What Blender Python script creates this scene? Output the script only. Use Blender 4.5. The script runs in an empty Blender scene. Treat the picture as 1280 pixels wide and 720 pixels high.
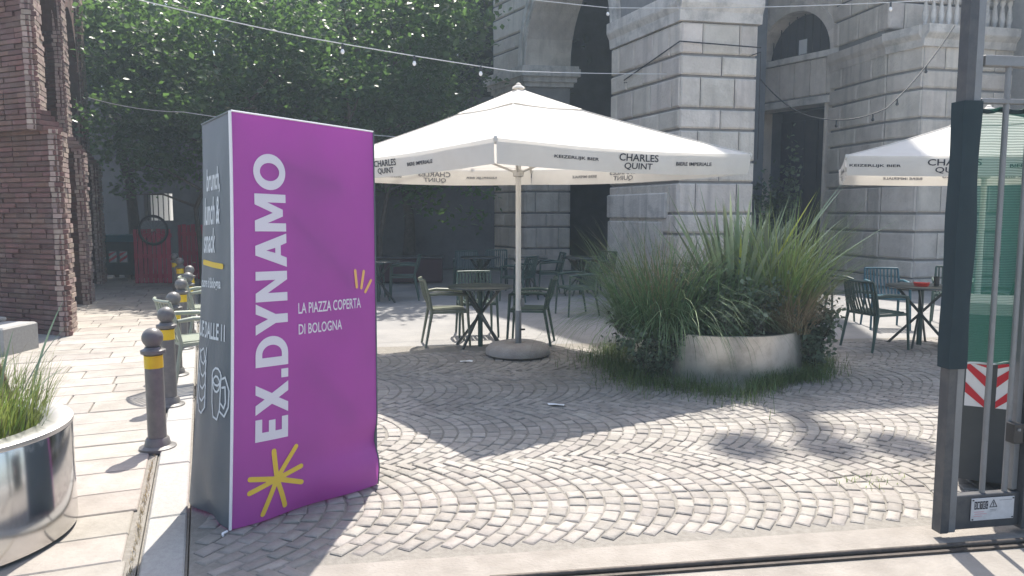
import bpy, bmesh, math, random
import numpy as np
from mathutils import Vector, Matrix

random.seed(7); rng = np.random.default_rng(7)
S = bpy.context.scene
COL = S.collection
R = math.radians

# ------------------------------------------------------------------ camera
cam_d = bpy.data.cameras.new('camera')
cam = bpy.data.objects.new('camera', cam_d); COL.objects.link(cam)
cam_d.sensor_width = 36.0
cam_d.lens = 950 / 1280 * 36
cam_d.clip_start = 0.05; cam_d.clip_end = 400
cam.location = (0, 0, 1.6)
cam.rotation_euler = (R(90) - math.atan(0.1), 0, 0)
S.camera = cam

# ------------------------------------------------------------------ world, sun, exposure
SUN_EL, SUN_AZ = R(60), math.atan2(0.10, 1.0)
w = bpy.data.worlds.new('World'); S.world = w; w.use_nodes = True
wn = w.node_tree.nodes; wl = w.node_tree.links
sky = wn.new('ShaderNodeTexSky'); sky.sky_type = 'NISHITA'; sky.sun_disc = False
sky.sun_elevation = SUN_EL; sky.sun_rotation = SUN_AZ
sky.air_density = 1.0; sky.dust_density = 2.6; sky.ozone_density = 1.0
bg = wn['Background']; bg.inputs['Strength'].default_value = 0.15
wl.new(sky.outputs['Color'], bg.inputs['Color'])
sd = bpy.data.lights.new('sun', 'SUN'); sd.energy = 4.5; sd.angle = R(0.53); sd.color = (1.0, 0.945, 0.865)
sun = bpy.data.objects.new('sun', sd); COL.objects.link(sun)
sv = Vector((math.cos(SUN_EL) * math.sin(SUN_AZ), math.cos(SUN_EL) * math.cos(SUN_AZ), math.sin(SUN_EL)))
sun.rotation_euler = (-sv).to_track_quat('-Z', 'Y').to_euler(); sun.location = sv * 60
S.view_settings.view_transform = 'Standard'; S.view_settings.look = 'None'
S.view_settings.gamma = 1.0; S.view_settings.use_curve_mapping = False
S.view_settings.exposure = 0.98
S.view_settings.use_white_balance = True
S.view_settings.white_balance_temperature = 6600
S.view_settings.white_balance_tint = 9
S.cycles.use_denoising = True
S.cycles.max_bounces = 8; S.cycles.transparent_max_bounces = 24
S.cycles.volume_bounces = 1
S.cycles.sample_clamp_indirect = 6.0
S.cycles.caustics_reflective = False; S.cycles.caustics_refractive = False

# ------------------------------------------------------------------ materials
def mat(name, col, col2=None, scale=6.0, rough=0.75, metal=0.0, bump=0.0, bscale=None, rand=0.0,
        transl=0.0, tcol=None, spec=0.5, stain_or_sheen=None, stain_scale=1.2, detail=6.0, bdist=0.01, coat=0.0, hue=0.0, streak=None):
    """Principled material: noise between two colours at world positions, per-piece value change, fine relief."""
    m = bpy.data.materials.new(name); m.use_nodes = True
    nt = m.node_tree; N = nt.nodes; L = nt.links
    b = N['Principled BSDF']; out = N['Material Output']
    geo = N.new('ShaderNodeNewGeometry'); oi = N.new('ShaderNodeObjectInfo')
    c1 = (*col, 1); c2 = (*(col2 or col), 1)
    nz = N.new('ShaderNodeTexNoise'); nz.inputs['Scale'].default_value = scale; nz.inputs['Detail'].default_value = detail
    nz.inputs['Roughness'].default_value = 0.62
    L.new(geo.outputs['Position'], nz.inputs['Vector'])
    mx = N.new('ShaderNodeMix'); mx.data_type = 'RGBA'
    mx.inputs['A'].default_value = c1; mx.inputs['B'].default_value = c2
    rmp = N.new('ShaderNodeMapRange'); rmp.inputs['From Min'].default_value = 0.32; rmp.inputs['From Max'].default_value = 0.68
    L.new(nz.outputs['Fac'], rmp.inputs['Value']); L.new(rmp.outputs['Result'], mx.inputs['Factor'])
    cur = mx.outputs['Result']
    if stain_or_sheen:
        n2 = N.new('ShaderNodeTexNoise'); n2.inputs['Scale'].default_value = stain_scale; n2.inputs['Detail'].default_value = 8
        n2.inputs['Roughness'].default_value = 0.7
        L.new(geo.outputs['Position'], n2.inputs['Vector'])
        r2 = N.new('ShaderNodeMapRange'); r2.inputs['From Min'].default_value = 0.48; r2.inputs['From Max'].default_value = 0.72
        r2.inputs['To Max'].default_value = 0.85
        L.new(n2.outputs['Fac'], r2.inputs['Value'])
        m2 = N.new('ShaderNodeMix'); m2.data_type = 'RGBA'; m2.inputs['B'].default_value = (*stain_or_sheen, 1)
        L.new(r2.outputs['Result'], m2.inputs['Factor']); L.new(cur, m2.inputs['A']); cur = m2.outputs['Result']
    if streak:
        mp = N.new('ShaderNodeMapping'); mp.inputs['Scale'].default_value = (3.2, 3.2, .22); L.new(geo.outputs['Position'], mp.inputs['Vector'])
        n4 = N.new('ShaderNodeTexNoise'); n4.inputs['Scale'].default_value = 1.6; n4.inputs['Detail'].default_value = 7; L.new(mp.outputs[0], n4.inputs['Vector'])
        r4 = N.new('ShaderNodeMapRange'); r4.inputs['From Min'].default_value = .52; r4.inputs['From Max'].default_value = .74; r4.inputs['To Max'].default_value = .7
        L.new(n4.outputs['Fac'], r4.inputs['Value'])
        m4 = N.new('ShaderNodeMix'); m4.data_type = 'RGBA'; m4.inputs['B'].default_value = (*streak, 1)
        L.new(r4.outputs['Result'], m4.inputs['Factor']); L.new(cur, m4.inputs['A']); cur = m4.outputs['Result']
    if rand or hue:
        ad = N.new('ShaderNodeMath'); ad.operation = 'ADD'
        L.new(oi.outputs['Random'], ad.inputs[0]); L.new(geo.outputs['Random Per Island'], ad.inputs[1])
        fr = N.new('ShaderNodeMath'); fr.operation = 'FRACT'; L.new(ad.outputs[0], fr.inputs[0])
        mr = N.new('ShaderNodeMapRange'); mr.inputs['To Min'].default_value = 1 - rand; mr.inputs['To Max'].default_value = 1 + rand
        L.new(fr.outputs[0], mr.inputs['Value'])
        hs = N.new('ShaderNodeHueSaturation'); L.new(cur, hs.inputs['Color']); L.new(mr.outputs['Result'], hs.inputs['Value'])
        if hue:
            m3 = N.new('ShaderNodeMath'); m3.operation = 'MULTIPLY'; m3.inputs[1].default_value = 7.31
            L.new(fr.outputs[0], m3.inputs[0])
            f3 = N.new('ShaderNodeMath'); f3.operation = 'FRACT'; L.new(m3.outputs[0], f3.inputs[0])
            h3 = N.new('ShaderNodeMapRange'); h3.inputs['To Min'].default_value = 0.5 - hue; h3.inputs['To Max'].default_value = 0.5 + hue
            L.new(f3.outputs[0], h3.inputs['Value']); L.new(h3.outputs['Result'], hs.inputs['Hue'])
        cur = hs.outputs['Color']
    L.new(cur, b.inputs['Base Color'])
    b.inputs['Roughness'].default_value = rough; b.inputs['Metallic'].default_value = metal
    b.inputs['Specular IOR Level'].default_value = spec
    if coat: b.inputs['Coat Weight'].default_value = coat
    if bump:
        nb = N.new('ShaderNodeTexNoise'); nb.inputs['Scale'].default_value = bscale or scale * 4; nb.inputs['Detail'].default_value = 8
        L.new(geo.outputs['Position'], nb.inputs['Vector'])
        bp = N.new('ShaderNodeBump'); bp.inputs['Strength'].default_value = bump; bp.inputs['Distance'].default_value = bdist
        L.new(nb.outputs['Fac'], bp.inputs['Height']); L.new(bp.outputs['Normal'], b.inputs['Normal'])
    if transl:
        t = N.new('ShaderNodeBsdfTranslucent')
        if tcol: t.inputs['Color'].default_value = (*tcol, 1)
        else: L.new(cur, t.inputs['Color'])
        ms = N.new('ShaderNodeMixShader'); ms.inputs['Fac'].default_value = transl
        L.new(b.outputs[0], ms.inputs[1]); L.new(t.outputs[0], ms.inputs[2]); L.new(ms.outputs[0], out.inputs['Surface'])
    return m

M = {}
M['ground'] = mat('ground_dirt', (.30, .28, .25), (.36, .34, .31), 3, .95, bump=.4)
M['concrete'] = mat('pale_concrete', (.235, .213, .188), (.30, .275, .247), 5, .92, bump=.55, bscale=60, stain_or_sheen=(.19, .172, .152), stain_scale=2.2)
M['asphalt'] = mat('worn_plaza_asphalt', (.23, .225, .22), (.295, .285, .275), 2.2, .93, bump=.4, bscale=50, stain_or_sheen=(.24, .235, .23), stain_scale=.9)
M['bed'] = mat('joint_sand', (.185, .17, .15), (.25, .235, .21), 30, .97, bump=.5, bscale=120)
M['cobble'] = mat('worn_porphyry_cobble', (.232, .212, .192), (.31, .287, .262), 14, .72, bump=.45, bscale=70, rand=.17, hue=.012, stain_or_sheen=(.185, .167, .15), stain_scale=1.1)
M['slab'] = mat('pale_stone_slab', (.285, .26, .232), (.36, .332, .30), 5, .8, bump=.35, bscale=40, rand=.11, hue=.012, stain_or_sheen=(.225, .20, .175), stain_scale=2.6)
M['kerb'] = mat('granite_kerb', (.29, .28, .265), (.36, .35, .332), 40, .8, bump=.35, bscale=120, rand=.08)
M['brick'] = mat('old_red_brick', (.115, .052, .042), (.165, .080, .063), 9, .9, bump=.6, bscale=50, rand=.26, hue=.015, stain_or_sheen=(.19, .135, .12), stain_scale=1.5)
M['brick_sunlit'] = mat('sunlit_side_brick', (.27, .19, .16), (.38, .29, .25), 9, .9, bump=.6, bscale=50, rand=.25, hue=.02)  # brick colour lightened so the narrow side faces read as sunlit
M['mortar'] = mat('brick_mortar', (.15, .085, .07), (.20, .125, .105), 12, .95, bump=.6, bscale=60)
M['stone'] = mat('weathered_limestone', (.57, .51, .445), (.69, .625, .55), 2.5, .88, bump=.5, bscale=24, rand=.10, hue=.01, stain_or_sheen=(.43, .38, .33), stain_scale=1.3, bdist=.04, streak=(.38, .345, .31))
M['stone_core'] = mat('stone_joint', (.22, .215, .21), (.28, .27, .26), 5, .95, bump=.3)
M['stone_pale'] = mat('pale_worn_stone', (.60, .56, .51), (.70, .66, .61), 3, .85, bump=.5, bscale=30, rand=.06, stain_or_sheen=(.24, .235, .225), stain_scale=1.8, bdist=.03, streak=(.34, .32, .30))
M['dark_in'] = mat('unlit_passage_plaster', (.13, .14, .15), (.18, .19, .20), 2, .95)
M['dark_door'] = mat('dark_door_wood', (.04, .04, .055), (.055, .053, .068), 4, .7)
M['dark_wall'] = mat('dark_stone_wall', (.11, .11, .115), (.16, .16, .165), 1.6, .95, bump=.4, stain_or_sheen=(.045, .05, .05), stain_scale=.8)  # dark grey stone tone with darker noise patches
M['white_wall'] = mat('whitewashed_wall', (.8, .78, .74), (.7, .68, .65), 1, .9)
M['purple'] = mat('purple_printed_fabric', (.47, .105, .43), (.51, .12, .46), 2.0, .5, bump=.3, bscale=5, transl=.42, tcol=(.52, .12, .50), bdist=.02, stain_or_sheen=(.40, .115, .38), stain_scale=.9)  # broad noise tone paints uneven sheen into the fabric colour
M['slate'] = mat('slate_printed_fabric', (.12, .155, .17), (.135, .17, .185), 2.0, .45, bump=.12, bscale=14, transl=.2, bdist=.02)
M['piping'] = mat('white_seam', (.75, .74, .76), rough=.6)
M['print_white'] = mat('white_print', (.78, .76, .80), rough=.6, transl=.2)
M['print_yellow'] = mat('yellow_print', (.80, .56, .07), rough=.6, transl=.15)
M['print_orange'] = mat('orange_print', (.85, .50, .16), rough=.6, transl=.15)
M['print_grey'] = mat('pale_grey_print', (.62, .66, .68), rough=.6)
M['print_dark'] = mat('dark_print', (.025, .025, .035), rough=.7)
M['print_faint'] = mat('print_showing_through', (.20, .20, .22), rough=.8)
M['canvas'] = mat('white_canvas', (.76, .735, .69), (.70, .675, .635), 3, .8, bump=.35, bscale=5, transl=.34, tcol=(.80, .76, .70), bdist=.02, stain_or_sheen=(.62, .59, .54), stain_scale=1.6)
M['pole'] = mat('cream_painted_pole', (.72, .69, .63), (.66, .63, .58), 8, .45)
M['wood_rib'] = mat('pale_rib', (.60, .57, .52), rough=.6)
M['base_conc'] = mat('cast_concrete_base', (.27, .24, .22), (.36, .33, .30), 9, .9, bump=.6, bscale=60)
M['bollard'] = mat('grey_painted_iron', (.115, .112, .11), (.14, .137, .133), 10, .42, bump=.15, bscale=60, rand=.06, stain_or_sheen=(.19, .18, .17), stain_scale=9)
M['yellow'] = mat('yellow_reflective_tape', (.75, .52, .01), (.68, .46, .01), 20, .4)
M['steel'] = mat('polished_steel', (.62, .61, .60), (.58, .57, .56), 5, .13, metal=1.0, bump=.03, bscale=6, bdist=.01)
M['steel_rim'] = mat('brushed_steel_rim', (.66, .65, .64), (.60, .59, .58), 30, .42, metal=.9)
M['steel_dull'] = mat('dull_steel', (.66, .63, .59), (.58, .55, .51), 4, .30, metal=.8, bump=.08, bscale=5, bdist=.02, stain_or_sheen=(.36, .33, .29), stain_scale=4)
M['soil'] = mat('dark_soil', (.05, .04, .03), (.09, .07, .05), 20, .95, bump=.8, bscale=60)
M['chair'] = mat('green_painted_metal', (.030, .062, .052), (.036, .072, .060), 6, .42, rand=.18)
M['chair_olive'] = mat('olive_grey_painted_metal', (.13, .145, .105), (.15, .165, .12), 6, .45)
M['chair_sunlit'] = mat('sunlit_green_metal', (.25, .28, .22), (.28, .31, .25), 6, .45)  # chair green lightened to stand in for sunlight on it
M['chair_blue'] = mat('teal_blue_painted_metal', (.014, .075, .11), (.018, .088, .125), 6, .45)
M['table'] = mat('dark_table_top', (.030, .040, .038), (.040, .05, .048), 8, .35)
M['red'] = mat('red_plastic', (.62, .035, .02), rough=.4)
M['magenta_board'] = mat('crimson_painted_boards', (.34, .02, .06), (.42, .03, .085), 5, .6, bump=.3, rand=.15)
M['rubber'] = mat('black_rubber', (.02, .02, .022), rough=.7)
M['bin'] = mat('dark_grey_plastic', (.055, .06, .062), (.065, .07, .072), 8, .5, bump=.1)
M['bin_green'] = mat('dark_green_plastic', (.012, .035, .045), (.016, .042, .052), 6, .5)
M['bin_lid'] = mat('blue_green_plastic', (.01, .12, .16), rough=.45)
M['tape_red'] = mat('red_reflective', (.55, .015, .03), rough=.4)
M['tape_white'] = mat('white_reflective', (.75, .74, .74), rough=.4)
M['gate'] = mat('grey_galvanised_gate', (.20, .205, .21), (.25, .255, .26), 12, .5, metal=.35, bump=.12, bscale=50, stain_or_sheen=(.15, .15, .15), stain_scale=6)
M['gate_dark'] = mat('dark_gate_steel', (.06, .062, .068), (.08, .082, .088), 12, .5, metal=.2, stain_or_sheen=(.11, .105, .10), stain_scale=6)
M['lock'] = mat('black_lock_case', (.02, .02, .022), rough=.4)
M['plate'] = mat('worn_white_plate', (.62, .61, .61), (.52, .51, .51), 25, .5)
M['plate_pink'] = mat('faded_pink_print', (.60, .38, .40), rough=.6)
M['rail'] = mat('rusty_track', (.055, .048, .045), (.09, .075, .065), 20, .6, metal=.5, bump=.3, bscale=60)
M['wire'] = mat('pale_cable', (.55, .55, .55), rough=.5)
M['wire_dark'] = mat('black_cable', (.02, .02, .022), rough=.6)
M['bulb'] = mat('white_bulb_glass', (.78, .78, .78), rough=.15)
M['bulb_dark'] = mat('dark_bulb_socket', (.03, .03, .03), rough=.4)
M['bark'] = mat('dark_bark', (.06, .05, .04), (.10, .085, .07), 10, .95, bump=.8, bscale=30)
M['leaf'] = mat('broad_green_leaf', (.030, .066, .030), (.055, .098, .038), 1.2, .34, transl=.42, tcol=(.13, .25, .06), rand=.35, hue=.025)
M['leaf_far'] = mat('far_green_leaf', (.028, .060, .028), (.045, .082, .034), 1.0, .5, transl=.25, rand=.3, hue=.02)
M['grass'] = mat('green_grass', (.075, .125, .038), (.135, .19, .06), 4, .6, transl=.3, rand=.4, hue=.03)
M['grass_fresh'] = mat('fresh_green_grass', (.17, .24, .05), (.26, .33, .09), 5, .5, transl=.35, rand=.35, hue=.03)
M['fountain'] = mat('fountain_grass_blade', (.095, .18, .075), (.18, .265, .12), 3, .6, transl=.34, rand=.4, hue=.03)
M['fountain_lit'] = mat('sunlit_fountain_blade', (.17, .25, .075), (.27, .34, .13), 3, .55, transl=.38, rand=.4, hue=.03)  # fountain grass colour made yellower and lighter, as in sun
M['dry'] = mat('dry_straw_blade', (.27, .21, .125), (.38, .31, .20), 4, .8, transl=.25, rand=.4)
M['flax'] = mat('grey_green_flax_leaf', (.21, .28, .17), (.32, .385, .25), 3, .42, transl=.22, rand=.35, hue=.02)
M['flax_sunlit'] = mat('sunlit_flax_leaf', (.48, .52, .07), (.56, .58, .12), 3, .45, transl=.35)  # flax colour yellowed and brightened to look sunlit
M['shrub'] = mat('grey_green_shrub_leaf', (.085, .125, .075), (.15, .19, .125), 4, .55, transl=.25, rand=.4, hue=.02)
M['herb'] = mat('silver_herb_leaf', (.20, .24, .17), (.30, .33, .25), 6, .6, transl=.2, rand=.3)
M['pipe'] = mat('rusty_hose', (.10, .06, .045), (.15, .10, .075), 15, .7)
M['paper'] = mat('white_paper', (.75, .75, .75), rough=.8)
M['iron'] = mat('dark_iron_bar', (.025, .025, .028), rough=.6)

def net_material():
    m = bpy.data.materials.new('green_shade_net'); m.use_nodes = True
    nt = m.node_tree; N = nt.nodes; L = nt.links; b = N['Principled BSDF']; out = N['Material Output']
    geo = N.new('ShaderNodeNewGeometry')
    sep = N.new('ShaderNodeSeparateXYZ'); L.new(geo.outputs['Position'], sep.inputs[0])
    nz = N.new('ShaderNodeTexNoise'); nz.inputs['Scale'].default_value = 6; L.new(geo.outputs['Position'], nz.inputs['Vector'])
    wz = N.new('ShaderNodeMath'); wz.operation = 'MULTIPLY_ADD'; wz.inputs[1].default_value = .012
    L.new(nz.outputs['Fac'], wz.inputs[0]); L.new(sep.outputs['Z'], wz.inputs[2])
    ml = N.new('ShaderNodeMath'); ml.operation = 'MULTIPLY'; ml.inputs[1].default_value = 2 * math.pi / .0125
    L.new(wz.outputs[0], ml.inputs[0])
    sn = N.new('ShaderNodeMath'); sn.operation = 'SINE'; L.new(ml.outputs[0], sn.inputs[0])
    mr = N.new('ShaderNodeMapRange'); mr.inputs['From Min'].default_value = -1; mr.inputs['To Min'].default_value = .50; mr.inputs['To Max'].default_value = .76
    L.new(sn.outputs[0], mr.inputs['Value'])
    b.inputs['Base Color'].default_value = (.012, .075, .062, 1); b.inputs['Roughness'].default_value = .6
    t = N.new('ShaderNodeBsdfTranslucent'); t.inputs['Color'].default_value = (.02, .105, .082, 1)
    m1 = N.new('ShaderNodeMixShader'); m1.inputs['Fac'].default_value = .45
    L.new(b.outputs[0], m1.inputs[1]); L.new(t.outputs[0], m1.inputs[2])
    tr = N.new('ShaderNodeBsdfTransparent'); tr.inputs['Color'].default_value = (.93, 1, .97, 1)
    m2 = N.new('ShaderNodeMixShader'); L.new(mr.outputs['Result'], m2.inputs['Fac'])
    L.new(tr.outputs[0], m2.inputs[1]); L.new(m1.outputs[0], m2.inputs[2]); L.new(m2.outputs[0], out.inputs['Surface'])
    return m
M['net'] = net_material()
M['net_fold'] = mat('folded_green_net', (.010, .026, .034), (.014, .032, .040), 8, .75, transl=.12)

# ------------------------------------------------------------------ helpers
ORG = {}
def worg(o): return ORG.get(o.name, Vector((0, 0, 0)))

def link(name, me, parent=None, material=None, smooth=False):
    o = bpy.data.objects.new(name, me); COL.objects.link(o)
    if material is not None and me is not None and not me.materials: me.materials.append(material)
    if parent is not None:
        o.parent = parent; ORG[o.name] = worg(parent)
    if smooth and me is not None:
        me.polygons.foreach_set('use_smooth', [True] * len(me.polygons))
        me.set_sharp_from_angle(angle=R(48))
    return o

def tag(o, label=None, cat=None, group=None, kind=None):
    if label: o['label'] = label
    if cat: o['category'] = cat
    if group: o['group'] = group
    if kind: o['kind'] = kind
    return o

def thing(name, loc, label, cat, group=None, rz=0.0):
    o = bpy.data.objects.new(name, None); COL.objects.link(o)
    o.location = loc; o.rotation_euler = (0, 0, rz); o.empty_display_size = .1
    ORG[o.name] = Vector(loc)
    return tag(o, label, cat, group)

def copy_tree(o, parent=None):
    c = o.copy(); COL.objects.link(c); c.parent = parent
    if parent is not None: c.matrix_parent_inverse = Matrix()
    for ch in o.children: copy_tree(ch, c)
    return c

class MB:
    """Collects faces; build() links them as one mesh object (vertices given in world space unless the root stands at 0)."""
    def __init__(s): s.v = []; s.f = []
    def add(s, vs, fs):
        n = len(s.v); s.v += [tuple(v) for v in vs]; s.f += [tuple(i + n for i in f) for f in fs]; return s
    def hexa(s, p):  # p: 8 corners, 0-3 bottom ring, 4-7 top ring, both counter-clockwise from above
        return s.add(p, [(3, 2, 1, 0), (4, 5, 6, 7), (0, 1, 5, 4), (1, 2, 6, 5), (2, 3, 7, 6), (3, 0, 4, 7)])
    def box(s, c, d, rz=0.0, bev=0.0):
        hx, hy, hz = d[0] / 2, d[1] / 2, d[2] / 2
        ca, sa = math.cos(rz), math.sin(rz)
        def T(x, y, z): return (c[0] + x * ca - y * sa, c[1] + x * sa + y * ca, c[2] + z)
        if not bev:
            return s.hexa([T(-hx, -hy, -hz), T(hx, -hy, -hz), T(hx, hy, -hz), T(-hx, hy, -hz),
                           T(-hx, -hy, hz), T(hx, -hy, hz), T(hx, hy, hz), T(-hx, hy, hz)])
        b = min(bev, hx * .9, hy * .9, hz * .9)
        rings = [(hx - b, hy - b, -hz), (hx, hy, -hz + b), (hx, hy, hz - b), (hx - b, hy - b, hz)]
        vs = []; fs = []
        for (x, y, z) in rings: 
            vs += [T(-x, -y + (0), z), T(x, -y, z), T(x, y, z), T(-x, y, z)]
        for k in range(3):
            for i in range(4):
                j = (i + 1) % 4
                fs.append((k * 4 + i, k * 4 + j, k * 4 + 4 + j, k * 4 + 4 + i))
        fs.append((3, 2, 1, 0)); fs.append((12, 13, 14, 15))
        return s.add(vs, fs)
    def bar(s, a, b, wd, hg=None, up=(0, 0, 1)):
        a = Vector(a); b = Vector(b); d = (b - a).normalized(); u = Vector(up)
        if abs(d.dot(u)) > .98: u = Vector((0, 1, 0))
        x = d.cross(u).normalized(); z = x.cross(d).normalized(); hg = hg or wd
        q = [(-1, -1), (1, -1), (1, 1), (-1, 1)]
        vs = [a + x * (i * wd / 2) + z * (j * hg / 2) for i, j in q] + [b + x * (i * wd / 2) + z * (j * hg / 2) for i, j in q]
        return s.add(vs, [(0, 1, 2, 3), (7, 6, 5, 4), (0, 4, 5, 1), (1, 5, 6, 2), (2, 6, 7, 3), (3, 7, 4, 0)])
    def tube(s, pts, rad, n=8, cap=True):
        pts = [Vector(p) for p in pts]; m = len(pts)
        if not hasattr(rad, '__len__'): rad = [rad] * m
        vs = []; fs = []; px = None
        for i, p in enumerate(pts):
            d = (pts[min(i + 1, m - 1)] - pts[max(i - 1, 0)]).normalized()
            if px is None:
                u = Vector((0, 0, 1)) if abs(d.z) < .9 else Vector((1, 0, 0)); px = d.cross(u).normalized()
            else: px = (px - d * px.dot(d)).normalized()
            py = d.cross(px)
            for k in range(n):
                t = 2 * math.pi * k / n; vs.append(p + (px * math.cos(t) + py * math.sin(t)) * rad[i])
        for i in range(m - 1):
            for k in range(n):
                j = (k + 1) % n; fs.append((i * n + k, i * n + j, (i + 1) * n + j, (i + 1) * n + k))
        if cap: fs.append(tuple(range(n - 1, -1, -1))); fs.append(tuple((m - 1) * n + k for k in range(n)))
        return s.add(vs, fs)
    def lathe(s, c, prof, n=24, cap0=True, cap1=True):
        vs = []; fs = []; m = len(prof)
        for r_, z in prof:
            for k in range(n):
                t = 2 * math.pi * k / n; vs.append((c[0] + r_ * math.cos(t), c[1] + r_ * math.sin(t), c[2] + z))
        for i in range(m - 1):
            for k in range(n):
                j = (k + 1) % n; fs.append((i * n + k, i * n + j, (i + 1) * n + j, (i + 1) * n + k))
        if cap0: fs.append(tuple(range(n - 1, -1, -1)))
        if cap1: fs.append(tuple((m - 1) * n + k for k in range(n)))
        return s.add(vs, fs)
    def prism(s, poly, z0, z1):
        n = len(poly)
        vs = [(x, y, z0) for x, y in poly] + [(x, y, z1) for x, y in poly]
        fs = [tuple(range(n - 1, -1, -1)), tuple(range(n, 2 * n))] + [(i, (i + 1) % n, n + (i + 1) % n, n + i) for i in range(n)]
        return s.add(vs, fs)
    def mesh(s, name, off=(0, 0, 0)):
        me = bpy.data.meshes.new(name)
        me.from_pydata([(a - off[0], b - off[1], c - off[2]) for a, b, c in s.v], [], s.f); me.update(); return me
    def build(s, name, material, parent=None, smooth=False, label=None):
        off = worg(parent) if parent is not None else (0, 0, 0)
        o = link(name, s.mesh(name, off), parent, material, smooth)
        if label: o['label'] = label
        return o

def np_mesh(name, V, F):
    """V (n,3) float, F (m,k) int with k = 3 or 4, made quickly."""
    me = bpy.data.meshes.new(name); k = F.shape[1]
    me.vertices.add(len(V)); me.vertices.foreach_set('co', V.astype(np.float32).ravel())
    me.loops.add(F.size); me.loops.foreach_set('vertex_index', F.astype(np.int32).ravel())
    me.polygons.add(len(F)); me.polygons.foreach_set('loop_start', np.arange(0, F.size, k, dtype=np.int32))
    me.update(calc_edges=True); return me

def inset(poly, d):
    """Shrink a convex counter-clockwise polygon by d."""
    n = len(poly); out = []
    for i in range(n):
        p0, p1, p2 = Vector(poly[i - 1]), Vector(poly[i]), Vector(poly[(i + 1) % n])
        e1 = (p1 - p0).normalized(); e2 = (p2 - p1).normalized()
        n1 = Vector((-e1.y, e1.x)); n2 = Vector((-e2.y, e2.x))
        b = (n1 + n2); b = b / max(b.dot(n1), .2)
        out.append(tuple(p1 + b * d))
    return out

def text_mesh(txt, size=1.0, bold=0.0, sx=1.0, shear=0.0, align='LEFT', res=3):
    cu = bpy.data.curves.new('print', 'FONT'); cu.body = txt; cu.size = size; cu.offset = bold
    cu.align_x = align; cu.shear = shear; cu.resolution_u = res
    ob = bpy.data.objects.new('print', cu); COL.objects.link(ob)
    me = bpy.data.meshes.new_from_object(ob)
    bpy.data.objects.remove(ob); bpy.data.curves.remove(cu)
    bm = bmesh.new(); bm.from_mesh(me); bpy.data.meshes.remove(me)
    for v in bm.verts: v.co.x *= sx
    return bm

def fit_text(txt, x0, x1, y0, y1, bold=0.0, align='LEFT'):
    """Text scaled so that its outline fills the box x0..x1, y0..y1."""
    bm = text_mesh(txt, 1.0, bold)
    xs = [v.co.x for v in bm.verts]; ys = [v.co.y for v in bm.verts]
    ax, bx, ay, by = min(xs), max(xs), min(ys), max(ys)
    for v in bm.verts:
        v.co.x = x0 + (v.co.x - ax) / (bx - ax) * (x1 - x0)
        v.co.y = y0 + (v.co.y - ay) / (by - ay) * (y1 - y0)
    return bm

def strokes(lines, wd):
    """Flat rounded strokes in the xy plane from lists of points."""
    bm = bmesh.new()
    for pts in lines:
        pts = [Vector((p[0], p[1], 0)) for p in pts]
        for i in range(len(pts) - 1):
            a, b = pts[i], pts[i + 1]; d = (b - a)
            if d.length < 1e-6: continue
            d.normalize(); n = Vector((-d.y, d.x, 0)) * wd / 2
            ring = []
            for k in range(6): 
                t = math.pi * k / 5; ring.append(b + n * math.cos(t) * -1 + d * math.sin(t) * wd / 2)
            for k in range(6):
                t = math.pi * k / 5; ring.append(a + n * math.cos(t) - d * math.sin(t) * wd / 2)
            bm.faces.new([bm.verts.new(p + Vector((0, 0, i * 1e-4))) for p in ring])
    return bm

def lay(bm, fn, name, material, parent, cell=None):
    """Map a flat outline onto a surface fn(x, y, lift) and link it as a part."""
    if cell:
        bmesh.ops.triangulate(bm, faces=bm.faces[:])
        for _ in range(5):
            es = [e for e in bm.edges if e.calc_length() > cell]
            if not es: break
            bmesh.ops.subdivide_edges(bm, edges=es, cuts=1, use_grid_fill=False)
            bmesh.ops.triangulate(bm, faces=bm.faces[:])
    off = worg(parent)
    for v in bm.verts: v.co = Vector(fn(v.co.x, v.co.y, v.co.z)) - Vector(off)
    me = bpy.data.meshes.new(name); bm.to_mesh(me); bm.free()
    return link(name, me, parent, material)

# ================================================================== THE GROUND
SD = Vector((-.375, .927)); RD = Vector((.927, .375)); O0 = Vector((-1.44, 3.21))      # street direction, across it, a point of the kerb
ED = Vector((.989, .147)); VD = Vector((-.147, .989)); E0 = Vector((-.73, 3.35))        # gate track direction, across it, a point of the paving edge
def st(s, r): p = O0 + SD * s + RD * r; return p
def ev(a, b): p = E0 + ED * a + VD * b; return p

def sheet(name, poly, z, material, kind='structure', label=None):
    mb = MB(); mb.add([(x, y, z) for x, y in poly], [tuple(range(len(poly)))])
    o = mb.build(name, material); o['kind'] = kind
    if label: o['label'] = label
    return o

sheet('ground', [(-120, -60), (120, -60), (120, 160), (-120, 160)], -.062, M['ground'], label='bare ground reaching to the horizon')
# asphalt apron of the plaza behind the cobbles
ap = [tuple(st(2.0, .02)), tuple(ev(.6, .3)), tuple(ev(9.5, .3)), tuple(ev(9.5, 22)), tuple(st(22, .02))]
asphalt = MB().prism(ap, -.060, -.022).build('plaza', M['asphalt']); tag(asphalt, 'worn pale paving of the plaza under the tables', kind='structure')
bedp = [tuple(st(-2.6, .012)), tuple(ev(-.55, -2.2)), tuple(ev(-.26, -.013)), tuple(ev(7.3, -.01)), tuple(ev(7.3, 5.35)), tuple(st(6.0, .012))]
cob_root = MB().prism(bedp, -.0215, -.0065).build('cobbled_paving', M['bed']); tag(cob_root, 'cobbles laid in arcs in front of the tables', kind='structure')

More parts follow.
